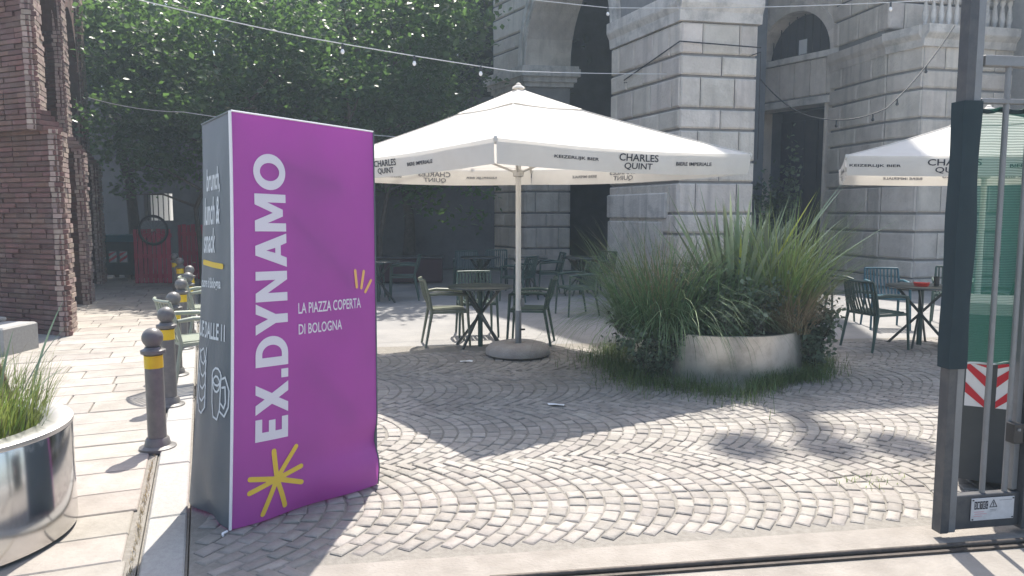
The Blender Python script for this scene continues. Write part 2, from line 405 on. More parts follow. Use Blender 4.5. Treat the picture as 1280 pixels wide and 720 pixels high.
def cobble_mesh(seed):
    r_ = random.Random(seed); j = lambda a: r_.uniform(-a, a)
    base = [(-.5, -.5), (.5, -.5), (.5, .5), (-.5, .5)]
    base = [(x + j(.05), y + j(.05)) for x, y in base]
    vs = [(x, y, -.03) for x, y in base] + [(x * .99, y * .99, -.004) for x, y in base]
    vs += [(x * .87 + j(.015), y * .87 + j(.015), .0010 + j(.0010)) for x, y in base] + [(j(.08), j(.08), .0032)]
    fs = []
    for k in range(2):
        for i in range(4): fs.append((k * 4 + i, k * 4 + (i + 1) % 4, k * 4 + 4 + (i + 1) % 4, k * 4 + 4 + i))
    for i in range(4): fs.append((8 + i, 8 + (i + 1) % 4, 12))
    me = bpy.data.meshes.new('cobble'); me.from_pydata(vs, [], fs); me.materials.append(M['cobble'])
    me.polygons.foreach_set('use_smooth', [len(f) == 3 for f in fs]); me.update(); return me
cob_meshes = [cobble_mesh(100 + i) for i in range(8)]

stones = []
BW, SAG, SP = 1.36, .38, .102
for j in range(-2, 4):
    nst = 13
    k = -32
    while k * SP < 7.4:
        a0 = k * SP + random.uniform(-.004, .004)
        ph = random.uniform(-.3, .3)
        for i in range(nst):
            u = (i + .5 + ph * .5) / nst * 2 - 1
            if abs(u) > 1.02: continue
            a = a0 + SAG * (1 - u * u); b = (j + .5 + u * .5) * BW - .02
            slope = -2 * SAG * u / (BW / 2); th = math.atan(slope)
            p = ev(a, b)
            rel = p - O0
            if rel.dot(RD) < .075: continue
            if b < .05 and a > -.25 + b * .12: continue
            if b > 5.25 or b < -2.1 or a > 7.2: continue
            ln = BW / nst / math.cos(th) * random.uniform(.95, 1.03) - .008
            wd = SP * math.cos(th) * random.uniform(.96, 1.03) - .007
            stones.append((p.x, p.y, random.uniform(-.003, .004), math.atan2(ED.y, ED.x) + math.pi / 2 - th + random.uniform(-.06, .06), ln, wd))
        k += 1
def in_view(x, y, z=0):
    c, s_ = math.cos(math.atan(.1)), math.sin(math.atan(.1)); zz = z - 1.6
    dep = y * c - zz * s_
    if dep <= .2: return False
    px = 640 + 950 * x / dep; py = 360 - 950 * (y * s_ + zz * c) / dep
    return -10 < px < 1290 and py < 730
tx, ty = -1.2, 4.1
stones.sort(key=lambda q: q[0] ** 2 + q[1] ** 2)
near = [q for q in stones if in_view(q[0], q[1]) and not (abs(q[0] + 1.28) < .33 and abs(q[1] - 4.15) < .25)][:300]
nset = set(id(q) for q in near)
for i, q in enumerate(near):
    o = bpy.data.objects.new('cobble', cob_meshes[i % 8]); COL.objects.link(o); o.parent = cob_root
    o.location = (q[0], q[1], q[2] ); o.rotation_euler = (random.uniform(-.02, .02), random.uniform(-.02, .02), q[3]); o.scale = (q[4], q[5], 1)
Vs = []; Fs = []; n = 0
cv = [np.array([v.co for v in m.vertices]) for m in cob_meshes]
cf = [np.array([tuple(p.vertices) if len(p.vertices) == 4 else tuple(p.vertices) + (-1,) for p in m.polygons]) for m in cob_meshes]
verts = []; faces = []
for i, q in enumerate(stones):
    if id(q) in nset: continue
    v = cv[i % 8]; ca, sa = math.cos(q[3]), math.sin(q[3])
    x = v[:, 0] * q[4]; y = v[:, 1] * q[5]
    W = np.stack([q[0] + x * ca - y * sa, q[1] + x * sa + y * ca, v[:, 2] + q[2]], 1)
    verts.append(W); base = n; n += len(v)
    for f in cf[i % 8]: faces.append(tuple(int(t) + base for t in f if t >= 0))
me = bpy.data.meshes.new('far_cobbles'); me.from_pydata(np.concatenate(verts).tolist(), [], faces); me.update()
o = link('far_cobbles', me, cob_root, M['cobble']); o['kind'] = 'stuff'

# concrete threshold on both sides of the gate track
thr = MB().prism([tuple(ev(-.25, -.012)), tuple(ev(-.62, -3.2)), tuple(ev(9.5, -3.2)), tuple(ev(9.5, -.012))], -.03, -.002).build('concrete_threshold', M['concrete'])
tag(thr, 'pale rough concrete strip along the gate track', kind='structure')
trk = thing('gate_track', (*ev(1.2, -.28), 0), 'dark narrow steel gate track set in the concrete', 'gate track')
def ev3(a, b, z): p = ev(a, b); return (p.x, p.y, z)
MB().bar(ev3(.6, -.283, .004), ev3(8.2, -.283, .004), .075, .012).build('track_bed', M['rail'], trk)
MB().tube([ev3(.6, -.283, .018), ev3(8.2, -.283, .018)], .013, 8).build('track_rail', M['rail'], trk, True)

# granite kerb
kerb = MB().prism([tuple(st(-3, -.205)), tuple(st(-3, .004)), tuple(st(22, .004)), tuple(st(22, -.205))], -.058, -.02).build('kerb', M['bed'])
tag(kerb, 'flush granite kerb between the pavement and the cobbles', kind='structure')
s = -2.4
while s < 18:
    ln = random.uniform(.85, 1.15); p = st(s + ln / 2, -.1)
    me = MB().box((0, 0, 0), (ln - .012, .185, .05), 0, .008).mesh('kerb_stone')
    o = link('kerb_stone', me, kerb, M['kerb']); o.location = (p.x, p.y, -.02 + random.uniform(0, .004)); o.rotation_euler = (0, 0, math.atan2(SD.y, SD.x))
    s += ln
# footway of stone slabs
foot = MB().prism([tuple(st(-3.5, -6.5)), tuple(st(-3.5, -.21)), tuple(st(24, -.21)), tuple(st(24, -9.5))], -.06, -.012).build('footway', M['bed'])
tag(foot, 'sunlit footway of pale stone slabs beside the brick wall', kind='structure')
s = -1.2; far_mb = MB(); cnt = 0
ang = math.atan2(RD.y, RD.x)
slabs = []
while s < 17:
    dp = random.uniform(.30, .42); r_ = -.262 + random.uniform(-.01, .01)
    while r_ > -5.6 - .1 * s:
        ln = random.uniform(.38, .95)
        slabs.append((s + dp / 2, r_ - ln / 2, ln, dp)); r_ -= ln
    s += dp
slabs.sort(key=lambda q: (st(q[0], q[1])).length)
for (s_, r_, ln, dp) in slabs:
    p = st(s_, r_); z = -.012 + random.uniform(-.0015, .0025)
    if cnt < 290 and in_view(p.x, p.y):
        me = MB().box((0, 0, 0), (ln - .011, dp - .011, .03), 0, .006).mesh('paving_slab')
        o = link('paving_slab', me, foot, M['slab']); o.location = (p.x, p.y, z); o.rotation_euler = (random.uniform(-.003, .003), random.uniform(-.003, .003), ang); cnt += 1
    else: far_mb.box((p.x, p.y, z), (ln - .011, dp - .011, .03), ang, .006)
o = far_mb.build('far_slabs', M['slab'], foot); o['kind'] = 'stuff'

# ================================================================== BRICK ARCADE (left)
SW = Vector((-.43, .903)).normalized(); NW = Vector((SW.y, -SW.x))                      # along the wall, out of it to the right
A1 = Vector((-5.73, 9.68))
bw = thing('brick_arcade', (A1.x, A1.y, 0), 'dark red old brick arcade with stepped piers beside the footway', 'brick wall')
SF = Vector((-.33, .944)); NF = Vector((.944, .33)); FL = Vector((-.92, .39)).normalized()                                                    # front faces run this way to the left
BH, BL = .066, .27
PZ = 2.62                                                                                # set-back height
def pier_poly(base, depth, wide, back):
    a = base - NW * back
    return [tuple(a + FL * wide), tuple(a), tuple(a + SF * depth), tuple(a + SF * depth + FL * wide)]
brick_cache = {}
def brick_mesh(l, t, h, k):
    key = (round(l, 3), round(t, 3), k)
    if key not in brick_cache:
        r_ = random.Random(hash(key)); mb = MB().box((0, 0, 0), (l, t, h), 0, .006)
        me = mb.mesh('brick')
        for v in me.vertices: v.co += Vector((r_.uniform(-.003, .003), r_.uniform(-.003, .003), r_.uniform(-.002, .002)))
        me.materials.append(M['brick']); brick_cache[key] = me
    return brick_cache[key]
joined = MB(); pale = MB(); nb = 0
def brick_face(a, d, nrm, length, z0, z1, singles, start_off=0, dest=None):
    """Courses of bricks on a vertical face from point a along d; nrm points out."""
    global nb
    z = z0; c = 0; rz = math.atan2(d.y, d.x)
    while z < z1 - .03:
        x = -(BL / 2 if c % 2 else 0) - start_off
        while x < length:
            x0, x1 = max(x, 0), min(x + BL, length)
            if random.random() < .18 and x1 - x0 > .2: x1 = x0 + (x1 - x0) * .5; nx = x0 + BL * .5
            else: nx = x + BL
            if x1 - x0 > .04:
                pr = random.uniform(-.008, .010) if random.random() > .06 else -.022
                m2 = a + d * ((x0 + x1) / 2) + nrm * (pr - .035)
                if singles and nb < 300 and z < 4.75 and in_view(m2.x, m2.y, z):
                    o = bpy.data.objects.new('brick', brick_mesh(round((x1 - x0 - .011) / .02) * .02, .10, BH - .011, nb % 3)); COL.objects.link(o)
                    o.parent = bw; o.location = (m2.x - A1.x, m2.y - A1.y, z + BH / 2); o.rotation_euler = (0, 0, rz); nb += 1
                else:
                    (dest or joined).box((m2.x, m2.y, z + BH / 2), (x1 - x0 - .011, .10, BH - .011), rz)
            x = nx
        z += BH; c += 1
def pier(base, depth, wide, ztop, singles):
    core = MB()
    lo = inset(pier_poly(base, depth, wide, 0), .03); up = inset(pier_poly(base, depth, wide, .21), .03)
    core.prism(lo, 0, PZ + .02); core.prism(up, PZ + .02, ztop)
    # toothed shoulder
    core.build('pier_core', M['mortar'], bw)
    nF = Vector((FL.y, -FL.x));  nF = nF if nF.y < 0 else -nF
    brick_face(base + FL * wide, -FL, nF, wide, 0, PZ, singles)
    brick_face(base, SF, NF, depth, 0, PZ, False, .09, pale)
    for k in range(4):
        bb = base - NW * (.04 + k * .042)
        for q_, wd_ in ((.10, .20), (.31, .20)):
            joined.box((bb.x + FL.x * q_ + SF.x * .12, bb.y + FL.y * q_ + SF.y * .12, PZ + .03 + k * BH), (wd_, .26, BH - .01), math.atan2(FL.y, FL.x))
    b2 = base - NW * .21
    brick_face(b2 + FL * wide, -FL, nF, wide, PZ + .0, ztop, singles)
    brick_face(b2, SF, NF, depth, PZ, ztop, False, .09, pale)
pier(A1, .62, 1.75, 7.2, True)
pier(A1 + SW * 3.75, .62, 1.9, 7.2, False)
pier(A1 + SW * 7.9, .75, 2.2, 7.2, False)
# arches between the piers: voussoirs and spandrel
def arch(s0, s1, spring, top, name):
    mid = (s0 + s1) / 2; rr = (s1 - s0) / 2
    mb = MB(); th = .55
    ns = 18
    def pt(t, rad): 
        q = A1 - NW * .24 + SW * (mid - math.cos(t) * rad); return q, spring + math.sin(t) * rad
    for i in range(ns):
        t0, t1 = math.pi * i / ns, math.pi * (i + 1) / ns
        tops = []
        p0, z0 = pt(t0, rr); p1, z1 = pt(t1, rr)
        for off in (0, 1):
            pass
        b0 = p0 + FL * th; b1 = p1 + FL * th
        # spandrel column above this arch segment
        vs = [(p0.x, p0.y, z0), (p1.x, p1.y, z1), (b1.x, b1.y, z1), (b0.x, b0.y, z0), (p0.x, p0.y, top), (p1.x, p1.y, top), (b1.x, b1.y, top), (b0.x, b0.y, top)]
        mb.add(vs, [(0, 3, 2, 1), (0, 1, 5, 4), (2, 3, 7, 6), (4, 5, 6, 7)])
    mb.build('arch_wall', M['brick'], bw)
    nv = 26
    for i in range(nv):
        t0 = math.pi * (i + .06) / nv; t1 = math.pi * (i + .94) / nv
        q = []
        for t in (t0, t1):
            for rad in (rr - .02, rr + .25):
                p, z = pt(t, rad); q.append((p + NW * .03, z))
        (a, za), (b, zb), (c, zc), (d, zd) = q
        f = [(a, za), (c, zc), (d, zd), (b, zb)]
        vs = [(p.x, p.y, z) for p, z in f] + [(p.x + FL.x * .3, p.y + FL.y * .3, z) for p, z in f]
        joined.add(vs, [(0, 1, 2, 3), (7, 6, 5, 4), (0, 4, 5, 1), (1, 5, 6, 2), (2, 6, 7, 3), (3, 7, 4, 0)])
arch(.62, 3.75, 4.6, 7.2, 'arch')
arch(4.37, 7.9, 3.75, 7.2, 'arch')
o = joined.build('far_bricks', M['brick'], bw); o['kind'] = 'stuff'
o = pale.build('edge_bricks', M['brick_sunlit'], bw); o['kind'] = 'stuff'
# wall behind the arcade closing the arches
bk0 = A1 + SW * .2 + FL * 1.74; bk1 = A1 + SW * 8.6 + FL * 1.9
MB().prism([tuple(bk0 + FL * .3), tuple(bk0), tuple(bk1), tuple(bk1 + FL * .3)], 0, 7.2).build('back_wall', M['brick'], bw)

# ================================================================== STONE BUILDING (right and behind)
sb = thing('stone_building', (3.12, 14.4, 0), 'grey rusticated stone building with arches, piers and a lunette over its doorway', 'building')
CO = []; z = .20; thin = True
while z < 9.6:
    h = .39 if thin else .59; CO.append((z, h)); z += h; thin = not thin
block_cache = {}
nblocks = 0
jb = MB()
def block_mesh(l, h, var, material):
    key = (round(l, 2), round(h, 2), var, material.name)
    if key not in block_cache:
        r_ = random.Random(hash(key[:3])); j = lambda a: r_.uniform(-a, a)
        l, h = key[0], key[1]; b = .03; t = .09
        fr = [(-l / 2 + b, h / 2 * -1 + b), (l / 2 - b, -h / 2 + b), (l / 2 - b, h / 2 - b), (-l / 2 + b, h / 2 - b)]
        ed = [(-l / 2, -h / 2), (l / 2, -h / 2), (l / 2, h / 2), (-l / 2, h / 2)]
        bkx = max(l / 2 - t, .02)
        bk_ = [(-bkx, -h / 2), (bkx, -h / 2), (bkx, h / 2), (-bkx, h / 2)]
        vs = [(x + j(.006), -.020 + j(.007), z_ + j(.008)) for x, z_ in fr] + [(x, 0.004, z_) for x, z_ in ed] + [(x, t, z_) for x, z_ in bk_]
        fs = [(0, 1, 2, 3)]
        for k in range(2):
            for i in range(4): fs.append((k * 4 + 4 + i, k * 4 + 4 + (i + 1) % 4, k * 4 + (i + 1) % 4, k * 4 + i))
        me = bpy.data.meshes.new('stone_block'); me.from_pydata(vs, [], fs); me.materials.append(material); me.update()
        block_cache[key] = me
    return block_cache[key]
def stone_face(a, b, zmax, unit=.85, zmin=0.0, material=None, skip=None):
    """Rusticated courses on the face from a (left) to b (right), seen from outside."""
    global nblocks
    a = Vector(a); b = Vector(b); d = b - a; L = d.length; d.normalize(); nrm = Vector((d.y, -d.x)); rz = math.atan2(d.y, d.x)
    rr = random.Random(int(L * 1000))
    for ci, (z, h) in enumerate(CO):
        if z + h > zmax + .02 or z < zmin - .02: continue
        nn = max(1, round(L / unit)); cuts = [0.0]
        offs = (.5 if ci % 2 else 0) if nn > 1 else 0
        xs = sorted(set([0, L] + [min(max((k + offs) * L / nn + rr.uniform(-.06, .06), 0), L) for k in range(1 if not offs else 0, nn)]))
        xs = [x for i, x in enumerate(xs) if i == 0 or x - xs[i - 1] > .16 or x == L]
        for x0, x1 in zip(xs[:-1], xs[1:]):
            if x1 - x0 < .08: continue
            if skip and skip(x0, x1, z, h): continue
            m = a + d * ((x0 + x1) / 2)
            me = block_mesh(x1 - x0 - .014, h - .048, rr.randrange(3), material or M['stone'])
            o = bpy.data.objects.new('stone_block', me); COL.objects.link(o); o.parent = sb
            o.location = (m.x - 3.12, m.y - 14.4, z + h / 2); o.rotation_euler = (0, 0, rz); nblocks += 1
    return d, nrm
def core(poly, z0, z1, d=.035): MB().prism(inset(poly, d), z0, z1).build('wall_core', M['stone_core'], sb)
def band(a, b, z0, z1, out, material, name='cornice', ext=0.0, depth=.3):
    a = Vector(a); b = Vector(b); d = (b - a).normalized(); nrm = Vector((d.y, -d.x))
    a2 = a - d * ext; b2 = b + d * ext
    mb = MB(); h = z1 - z0
    prof = [(out * .35, z0), (out * .5, z0 + h * .35), (out * .92, z0 + h * .55), (out, z0 + h * .62), (out, z1)]
    vs = []; 
    for o_, z_ in prof:
        for p in (a2, b2): q = p + nrm * o_; vs.append((q.x, q.y, z_))
    for p in (a2, b2): q = p - nrm * depth; vs.append((q.x, q.y, z1 - .004))
    for p in (a2, b2): q = p - nrm * depth; vs.append((q.x, q.y, z0))
    fs = [(2 * i, 2 * i + 1, 2 * i + 3, 2 * i + 2) for i in range(len(prof))] + [(12, 13, 1, 0)]
    fs = [f for f in fs]; fs.append((0, 2, 4, 6, 8, 10, 12)); fs.append((13, 11, 9, 7, 5, 3, 1))
    mb.add(vs, fs); return mb.build(name, material, sb)

C2 = (3.12, 14.4); C2L = (2.16, 16.9); C2R = (4.63, 14.72)
P2 = [C2L, C2, C2R, (5.6, 19.5), (3.4, 19.5)]
core(P2, 0, 9.42); MB().prism(P2, 9.42, 14.1).build('attic', M['stone'], sb)
MB().prism(inset(P2, -.25), 14.1, 14.35).build('cornice', M['stone_pale'], sb)
rc = MB().prism([(2.98, 14.72), (3.42, 14.78), (3.38, 15.2), (2.94, 15.14)], 14.35, 15.1); rc.lathe((3.18, 14.95, 15.1), [(.2, 0), (.13, .2), (.11, 1.1), (.16, 1.3), (.07, 1.5)], 12)  # unseen three-headed ornament, added to cast soft shadow patches on the paving
rc.build('roof_shadow_caster', M['stone_pale'], sb, True)
for dx_ in (-.60, -.02, .48):
    MB().tube([(3.18, 14.95, 16.35), (3.18 + dx_ * .6, 14.95, 16.45), (3.18 + dx_, 14.95, 16.85)], .025, 8).build('caster_arm', M['iron'], sb, True)
    MB().lathe((3.18 + dx_, 14.95, 16.85), [(.08, 0), (.20, .12), (.24, .40), (.16, .62), (.03, .75)], 12).build('caster_head', M['stone_pale'], sb, True)
stone_face(C2L, C2, 5.12, .62); stone_face(C2, C2R, 5.12, .72)
stone_face((C2L[0], C2L[1]), C2, 9.4, .62, 5.7); stone_face(C2, C2R, 9.4, .72, 5.7)
band(C2L, C2, 5.10, 5.62, .13, M['stone_pale'], ext=0.0); band(C2, C2R, 5.104, 5.624, .13, M['stone_pale'], ext=0.06)
# plinth courses
def plinth(a, b, h=.2, out=.05): 
    a = Vector(a); b = Vector(b); d = (b - a).normalized(); nrm = Vector((d.y, -d.x))
    MB().prism([tuple(a - nrm * .2), tuple(a + nrm * out), tuple(b + nrm * out), tuple(b - nrm * .2)], 0, h - .012).build('plinth', M['stone'], sb)
plinth(C2L, C2); plinth(C2, C2R)
# pale replaced blocks low on the left face of the middle pier
dd = (Vector(C2) - Vector(C2L)).normalized(); nn_ = Vector((dd.y, -dd.x))
for x0, x1, z0, z1 in ((.05, .95, .45, 1.42), (.97, 2.2, .45, 1.42), (.0, 2.35, 1.46, 1.98)):
    m = Vector(C2L) + dd * ((x0 + x1) / 2) + nn_ * .035
    MB().box((m.x, m.y, (z0 + z1) / 2), (x1 - x0 - .02, .08, z1 - z0 - .02), math.atan2(dd.y, dd.x), .025).build('stone_block', M['stone_pale'], sb)

# far pier with the springing of the arch
C1 = (.37, 21.0); C1L = (-.54, 22.6); C1R = (1.62, 21.2)
core([C1L, C1, C1R, (1.2, 23.4)], 0, 9.3)
stone_face(C1L, C1, 8.8, .7); stone_face(C1, C1R, 5.0, .62)
plinth(C1L, C1, .42, .12); plinth(C1, C1R, .42, .14)
cap = MB()
for k, (o_, z0, z1) in enumerate(((.05, 4.98, 5.10), (.12, 5.10, 5.24), (.20, 5.24, 5.44), (.16, 5.44, 5.52))):
    q = inset([C1L, C1, C1R, (1.2, 23.0)], -o_); cap.prism(q, z0, z1)
cap.build('capital', M['stone_pale'], sb)
# arch from the far pier to the middle pier
a0 = Vector(C1); a1 = Vector(C2L); dA = (a1 - a0).normalized(); span = (a1 - a0).length; rad = span / 2; SPR = 5.52; W = Vector((1.22, .19))
nA = 20; sp = MB(); arcv = MB()
for i in range(nA):
    t0, t1 = math.pi * i / nA, math.pi * (i + 1) / nA
    q0 = a0 + dA * (rad - math.cos(t0) * rad); q1 = a0 + dA * (rad - math.cos(t1) * rad)
    z0 = SPR + math.sin(t0) * rad; z1 = SPR + math.sin(t1) * rad
    sp.add([(q0.x, q0.y, z0), (q1.x, q1.y, z1), (q1.x + W.x, q1.y + W.y, z1), (q0.x + W.x, q0.y + W.y, z0),
            (q0.x, q0.y, 9.3), (q1.x, q1.y, 9.3), (q1.x + W.x, q1.y + W.y, 9.3), (q0.x + W.x, q0.y + W.y, 9.3)],
           [(0, 1, 2, 3), (1, 0, 4, 5), (3, 2, 6, 7), (4, 7, 6, 5)])
    nO = Vector((dA.y, -dA.x)); nO = nO if nO.x < 0 else -nO
    for ra, rb, ou in ((rad - .0, rad + .16, .05), (rad + .16, rad + .34, .09)):
        f = []
        for t, r_ in ((t0, ra), (t1, ra), (t1, rb), (t0, rb)):
            p = a0 + dA * (rad - math.cos(t) * r_) + nO * ou; f.append((p.x, p.y, SPR + math.sin(t) * r_))
        bkv = [(x - nO.x * .12, y - nO.y * .12, z_) for x, y, z_ in f]
        arcv.add(f + bkv, [(0, 1, 2, 3), (0, 4, 5, 1), (2, 6, 7, 3), (7, 6, 5, 4)])
sp.build('arch_wall', M['stone'], sb); arcv.build('archivolt', M['stone_pale'], sb)
# dark passage behind the arch
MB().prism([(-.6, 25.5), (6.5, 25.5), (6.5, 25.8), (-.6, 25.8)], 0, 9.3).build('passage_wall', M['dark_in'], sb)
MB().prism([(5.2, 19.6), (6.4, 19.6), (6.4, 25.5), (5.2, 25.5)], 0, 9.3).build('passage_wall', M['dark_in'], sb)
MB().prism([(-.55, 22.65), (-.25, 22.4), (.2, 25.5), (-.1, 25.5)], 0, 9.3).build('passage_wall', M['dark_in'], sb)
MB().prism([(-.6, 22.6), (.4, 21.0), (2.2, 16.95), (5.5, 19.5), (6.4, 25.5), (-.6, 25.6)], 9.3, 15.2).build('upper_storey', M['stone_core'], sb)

# recessed wall with doorway and lunette
D0 = Vector((6.30, 21.12)); D1 = Vector((7.70, 18.8)); dD = (D1 - D0).normalized(); nD = Vector((dD.y, -dD.x)); LD = (D1 - D0).length
def dw(x, out, z): p = D0 + dD * x + nD * out; return (p.x, p.y, z)
def wallbox(x0, x1, z0, z1, o0, o1, name, material, bev=0.0):
    m = D0 + dD * ((x0 + x1) / 2) + nD * ((o0 + o1) / 2)
    return MB().box((m.x, m.y, (z0 + z1) / 2), (x1 - x0, abs(o1 - o0), z1 - z0), math.atan2(dD.y, dD.x), bev).build(name, material, sb)
DX0, DX1, DZ = .45, LD - .10, 4.21
wallbox(-1.2, DX0 - .16, 0, 4.30, -.7, 0, 'wall_panel', M['stone'])
wallbox(LD - .06, LD + .25, 0, 4.30, -.7, -.01, 'wall_panel', M['stone'])
wallbox(DX0 - .16, DX0, 0, 4.25, -.66, .04, 'door_jamb', M['stone']); wallbox(LD - .10, LD - .062, 0, 4.25, -.66, .04, 'door_jamb', M['stone'])
wallbox(DX0 - .25, LD + .02, 4.25, 4.42, -.5, .10, 'door_lintel', M['stone_pale'])
wallbox(-1.2, LD + .25, 4.42, 5.44, -.7, -.02, 'wall_panel', M['stone_core'])
for k in range(7):
    x0 = -.2 + k * .47; wallbox(x0, x0 + .45, 4.47, 5.34, -.05, .02, 'stone_block', M['stone'], .02)
wallbox(-.3, LD + .25, 5.36, 5.50, -.5, .07, 'window_sill', M['stone_pale'])
door = wallbox(DX0 - .1, LD + .05, 0, 4.3, -1.25, -1.15, 'door', M['dark_door'])
for k in range(5):
    x = DX0 + .1 + k * .42
    m = D0 + dD * x + nD * -1.13; MB().box((m.x, m.y, 2.1), (.36, .05, 3.9), math.atan2(dD.y, dD.x), .01).build('door_board', M['dark_door'], door)
wallbox(DX0 - .2, DX0 - .05, 0, 4.3, -1.2, -.65, 'door_reveal', M['dark_in']); wallbox(LD + .02, LD + .2, 0, 4.3, -1.2, -.65, 'door_reveal', M['dark_in'])
wallbox(DX0 - .2, LD + .2, 4.28, 4.4, -1.25, -.6, 'door_soffit', M['dark_in'])
# lunette: wall above with a round-headed opening
lx = (DX0 + LD) / 2 + .02; lr = 1.12; lz = 5.50
mb = MB(); nl = 24
for i in range(nl):
    t0, t1 = math.pi * i / nl, math.pi * (i + 1) / nl
    xa, xb = lx - math.cos(t0) * lr, lx - math.cos(t1) * lr; za, zb = lz + math.sin(t0) * lr, lz + math.sin(t1) * lr
    mb.add([dw(xa, 0, za), dw(xb, 0, zb), dw(xb, 0, 9.3), dw(xa, 0, 9.3), dw(xa, -.5, za), dw(xb, -.5, zb)], [(0, 1, 2, 3), (4, 5, 1, 0)])
mb.add([dw(-1.2, 0, lz - .02), dw(lx - lr, 0, lz - .02), dw(lx - lr, 0, 9.3), dw(-1.2, 0, 9.3)], [(0, 1, 2, 3)])
mb.add([dw(lx + lr, 0, lz - .02), dw(LD + .3, 0, lz - .02), dw(LD + .3, 0, 9.3), dw(lx + lr, 0, 9.3)], [(0, 1, 2, 3)])
mb.build('wall_panel', M['stone'], sb)
ring = MB()
for i in range(nl):
    t0, t1 = math.pi * i / nl, math.pi * (i + 1) / nl; f = []
    for t, r_ in ((t0, lr - .01), (t1, lr - .01), (t1, lr + .22), (t0, lr + .22)): f.append((lx - math.cos(t) * r_, lz + math.sin(t) * r_))
    ring.add([dw(x, .05, z_) for x, z_ in f] + [dw(x, -.05, z_) for x, z_ in f], [(0, 1, 2, 3), (0, 4, 5, 1), (2, 6, 7, 3)])
ring.build('window_surround', M['stone'], sb)
lun = wallbox(lx - 1.3, lx + 1.3, 5.3, 6.9, -.56, -.5, 'window', M['dark_door'])
for k in range(-4, 5):
    x = lx + k * .24; hh = math.sqrt(max(lr * lr - (k * .24) ** 2, .01))
    MB().tube([dw(x, -.4, lz), dw(x, -.4, lz + hh)], .012, 6).build('window_bar', M['iron'], lun)
wallbox(lx - .12, lx + .12, 5.62, 5.98, -.36, -.355, 'notice', M['paper'])

# right pier: jamb, outer face, return
J1 = (8.05, 16.7); C3 = (8.41, 15.9); C3R = (12.9, 16.95)
core([(7.70, 18.8), J1, C3, C3R, (13.2, 18.8)], 0, 5.2)
stone_face((7.70, 18.8), J1, 5.12, 1.1); stone_face(J1, C3, 5.12, .9); stone_face(C3, C3R, 5.12, 1.1)
stone_face((7.70, 18.8), J1, 7.4, .8, 5.5)
core([(7.70, 18.82), (8.03, 16.9), (12.9, 18.1), (13.2, 18.82)], 5.2, 7.6)
stone_face((8.05, 16.72), (12.9, 17.9), 7.4, .85, 5.5)
band((7.70, 18.8), J1, 4.95, 5.36, .10, M['stone']); band(J1, C3, 4.954, 5.364, .20, M['stone_pale']); band(C3, C3R, 4.958, 5.368, .22, M['stone_pale'], ext=.1)
plinth((7.7, 18.8), J1); plinth(J1, C3); plinth(C3, C3R)
bal = MB(); d3 = (Vector(C3R) - Vector(C3)).normalized()
for k in range(14):
    p = Vector(C3) + d3 * (.12 + k * .19) + Vector((-.05, .14))
    MB().lathe((p.x, p.y, 5.37), [(.06, 0), (.06, .05), (.035, .09), (.065, .25), (.04, .45), (.03, .52), (.055, .58), (.055, .64)], 10).build('baluster', M['stone_pale'], sb, True)
pA = Vector(C3) + Vector((-.03, .14)); pB = Vector(C3) + d3 * 3 + Vector((-.05, .14))
MB().bar((pA.x, pA.y, 6.08), (pB.x, pB.y, 6.08), .22, .13).build('balustrade_rail', M['stone_pale'], sb)
# long wing beyond the right pier, seen only through the net
core([(10.5, 14.6), (16, 15.9), (16, 18), (10.5, 17.2)], 0, 7.5); stone_face((10.5, 14.6), (16, 15.9), 7.3, .9)

# ================================================================== WALL AND OPENING AT THE BACK
gw = thing('garden_wall', (-5.0, 21.4, 0), 'dark stone wall under the trees with a barred opening', 'wall')
def gbox(x0, x1, y0, y1, z0, z1, name='wall_section', m='dark_wall'): return MB().prism([(x0, y0), (x1, y0), (x1, y1), (x0, y1)], z0, z1).build(name, M[m], gw)
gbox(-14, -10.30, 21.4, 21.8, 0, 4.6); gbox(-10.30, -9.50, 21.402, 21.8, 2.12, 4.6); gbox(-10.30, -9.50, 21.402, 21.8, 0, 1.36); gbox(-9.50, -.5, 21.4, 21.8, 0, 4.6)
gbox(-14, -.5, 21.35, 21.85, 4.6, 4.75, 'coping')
for k in range(6):
    x = -10.24 + k * .145; MB().tube([(x, 21.5, 1.36), (x, 21.5, 2.12)], .014, 6).build('window_bar', M['iron'], gw)
hs = thing('white_house', (-10.8, 25.5, 0), 'bright white house wall glimpsed through the barred opening', 'house')
MB().prism([(-10.6, 22.1), (-12.2, 28.5), (-12.6, 28.4), (-11.0, 22.0)], 0, 4.2).build('wall', M['white_wall'], hs)
MB().prism([(-10.5, 22.1), (-12.1, 28.5), (-12.7, 28.4), (-11.1, 22.0)], 4.2, 4.35).build('eaves', M['stone_core'], hs)

# ================================================================== TREES
def leaf_cards(centers, per, spread, size, seed, flat=.5, droop=.2):
    g = np.random.default_rng(seed); n = len(centers) * per
    c = np.repeat(np.array(centers), per, 0) + g.normal(0, 1, (n, 3)) * np.array(spread)
    sz = size * g.uniform(.6, 1.35, n)
    nrm = g.normal(0, 1, (n, 3)); nrm[:, 2] = np.abs(nrm[:, 2]) + flat; nrm /= np.linalg.norm(nrm, axis=1)[:, None]
    t = g.normal(0, 1, (n, 3)); t[:, 2] -= droop; t -= nrm * (t * nrm).sum(1)[:, None]; t /= np.linalg.norm(t, axis=1)[:, None]
    b = np.cross(nrm, t)
    L = sz[:, None]; Wd = sz[:, None] * .34
    v0 = c - t * L * .5; v1 = c + b * Wd + nrm * L * .08; v2 = c + t * L * .5; v3 = c - b * Wd + nrm * L * .08
    V = np.stack([v0, v1, v2, v3], 1).reshape(-1, 3)
    base = np.arange(n)[:, None] * 4
    F = np.concatenate([base + np.array([0, 1, 2]), base + np.array([0, 2, 3])], 0)
    return V, F
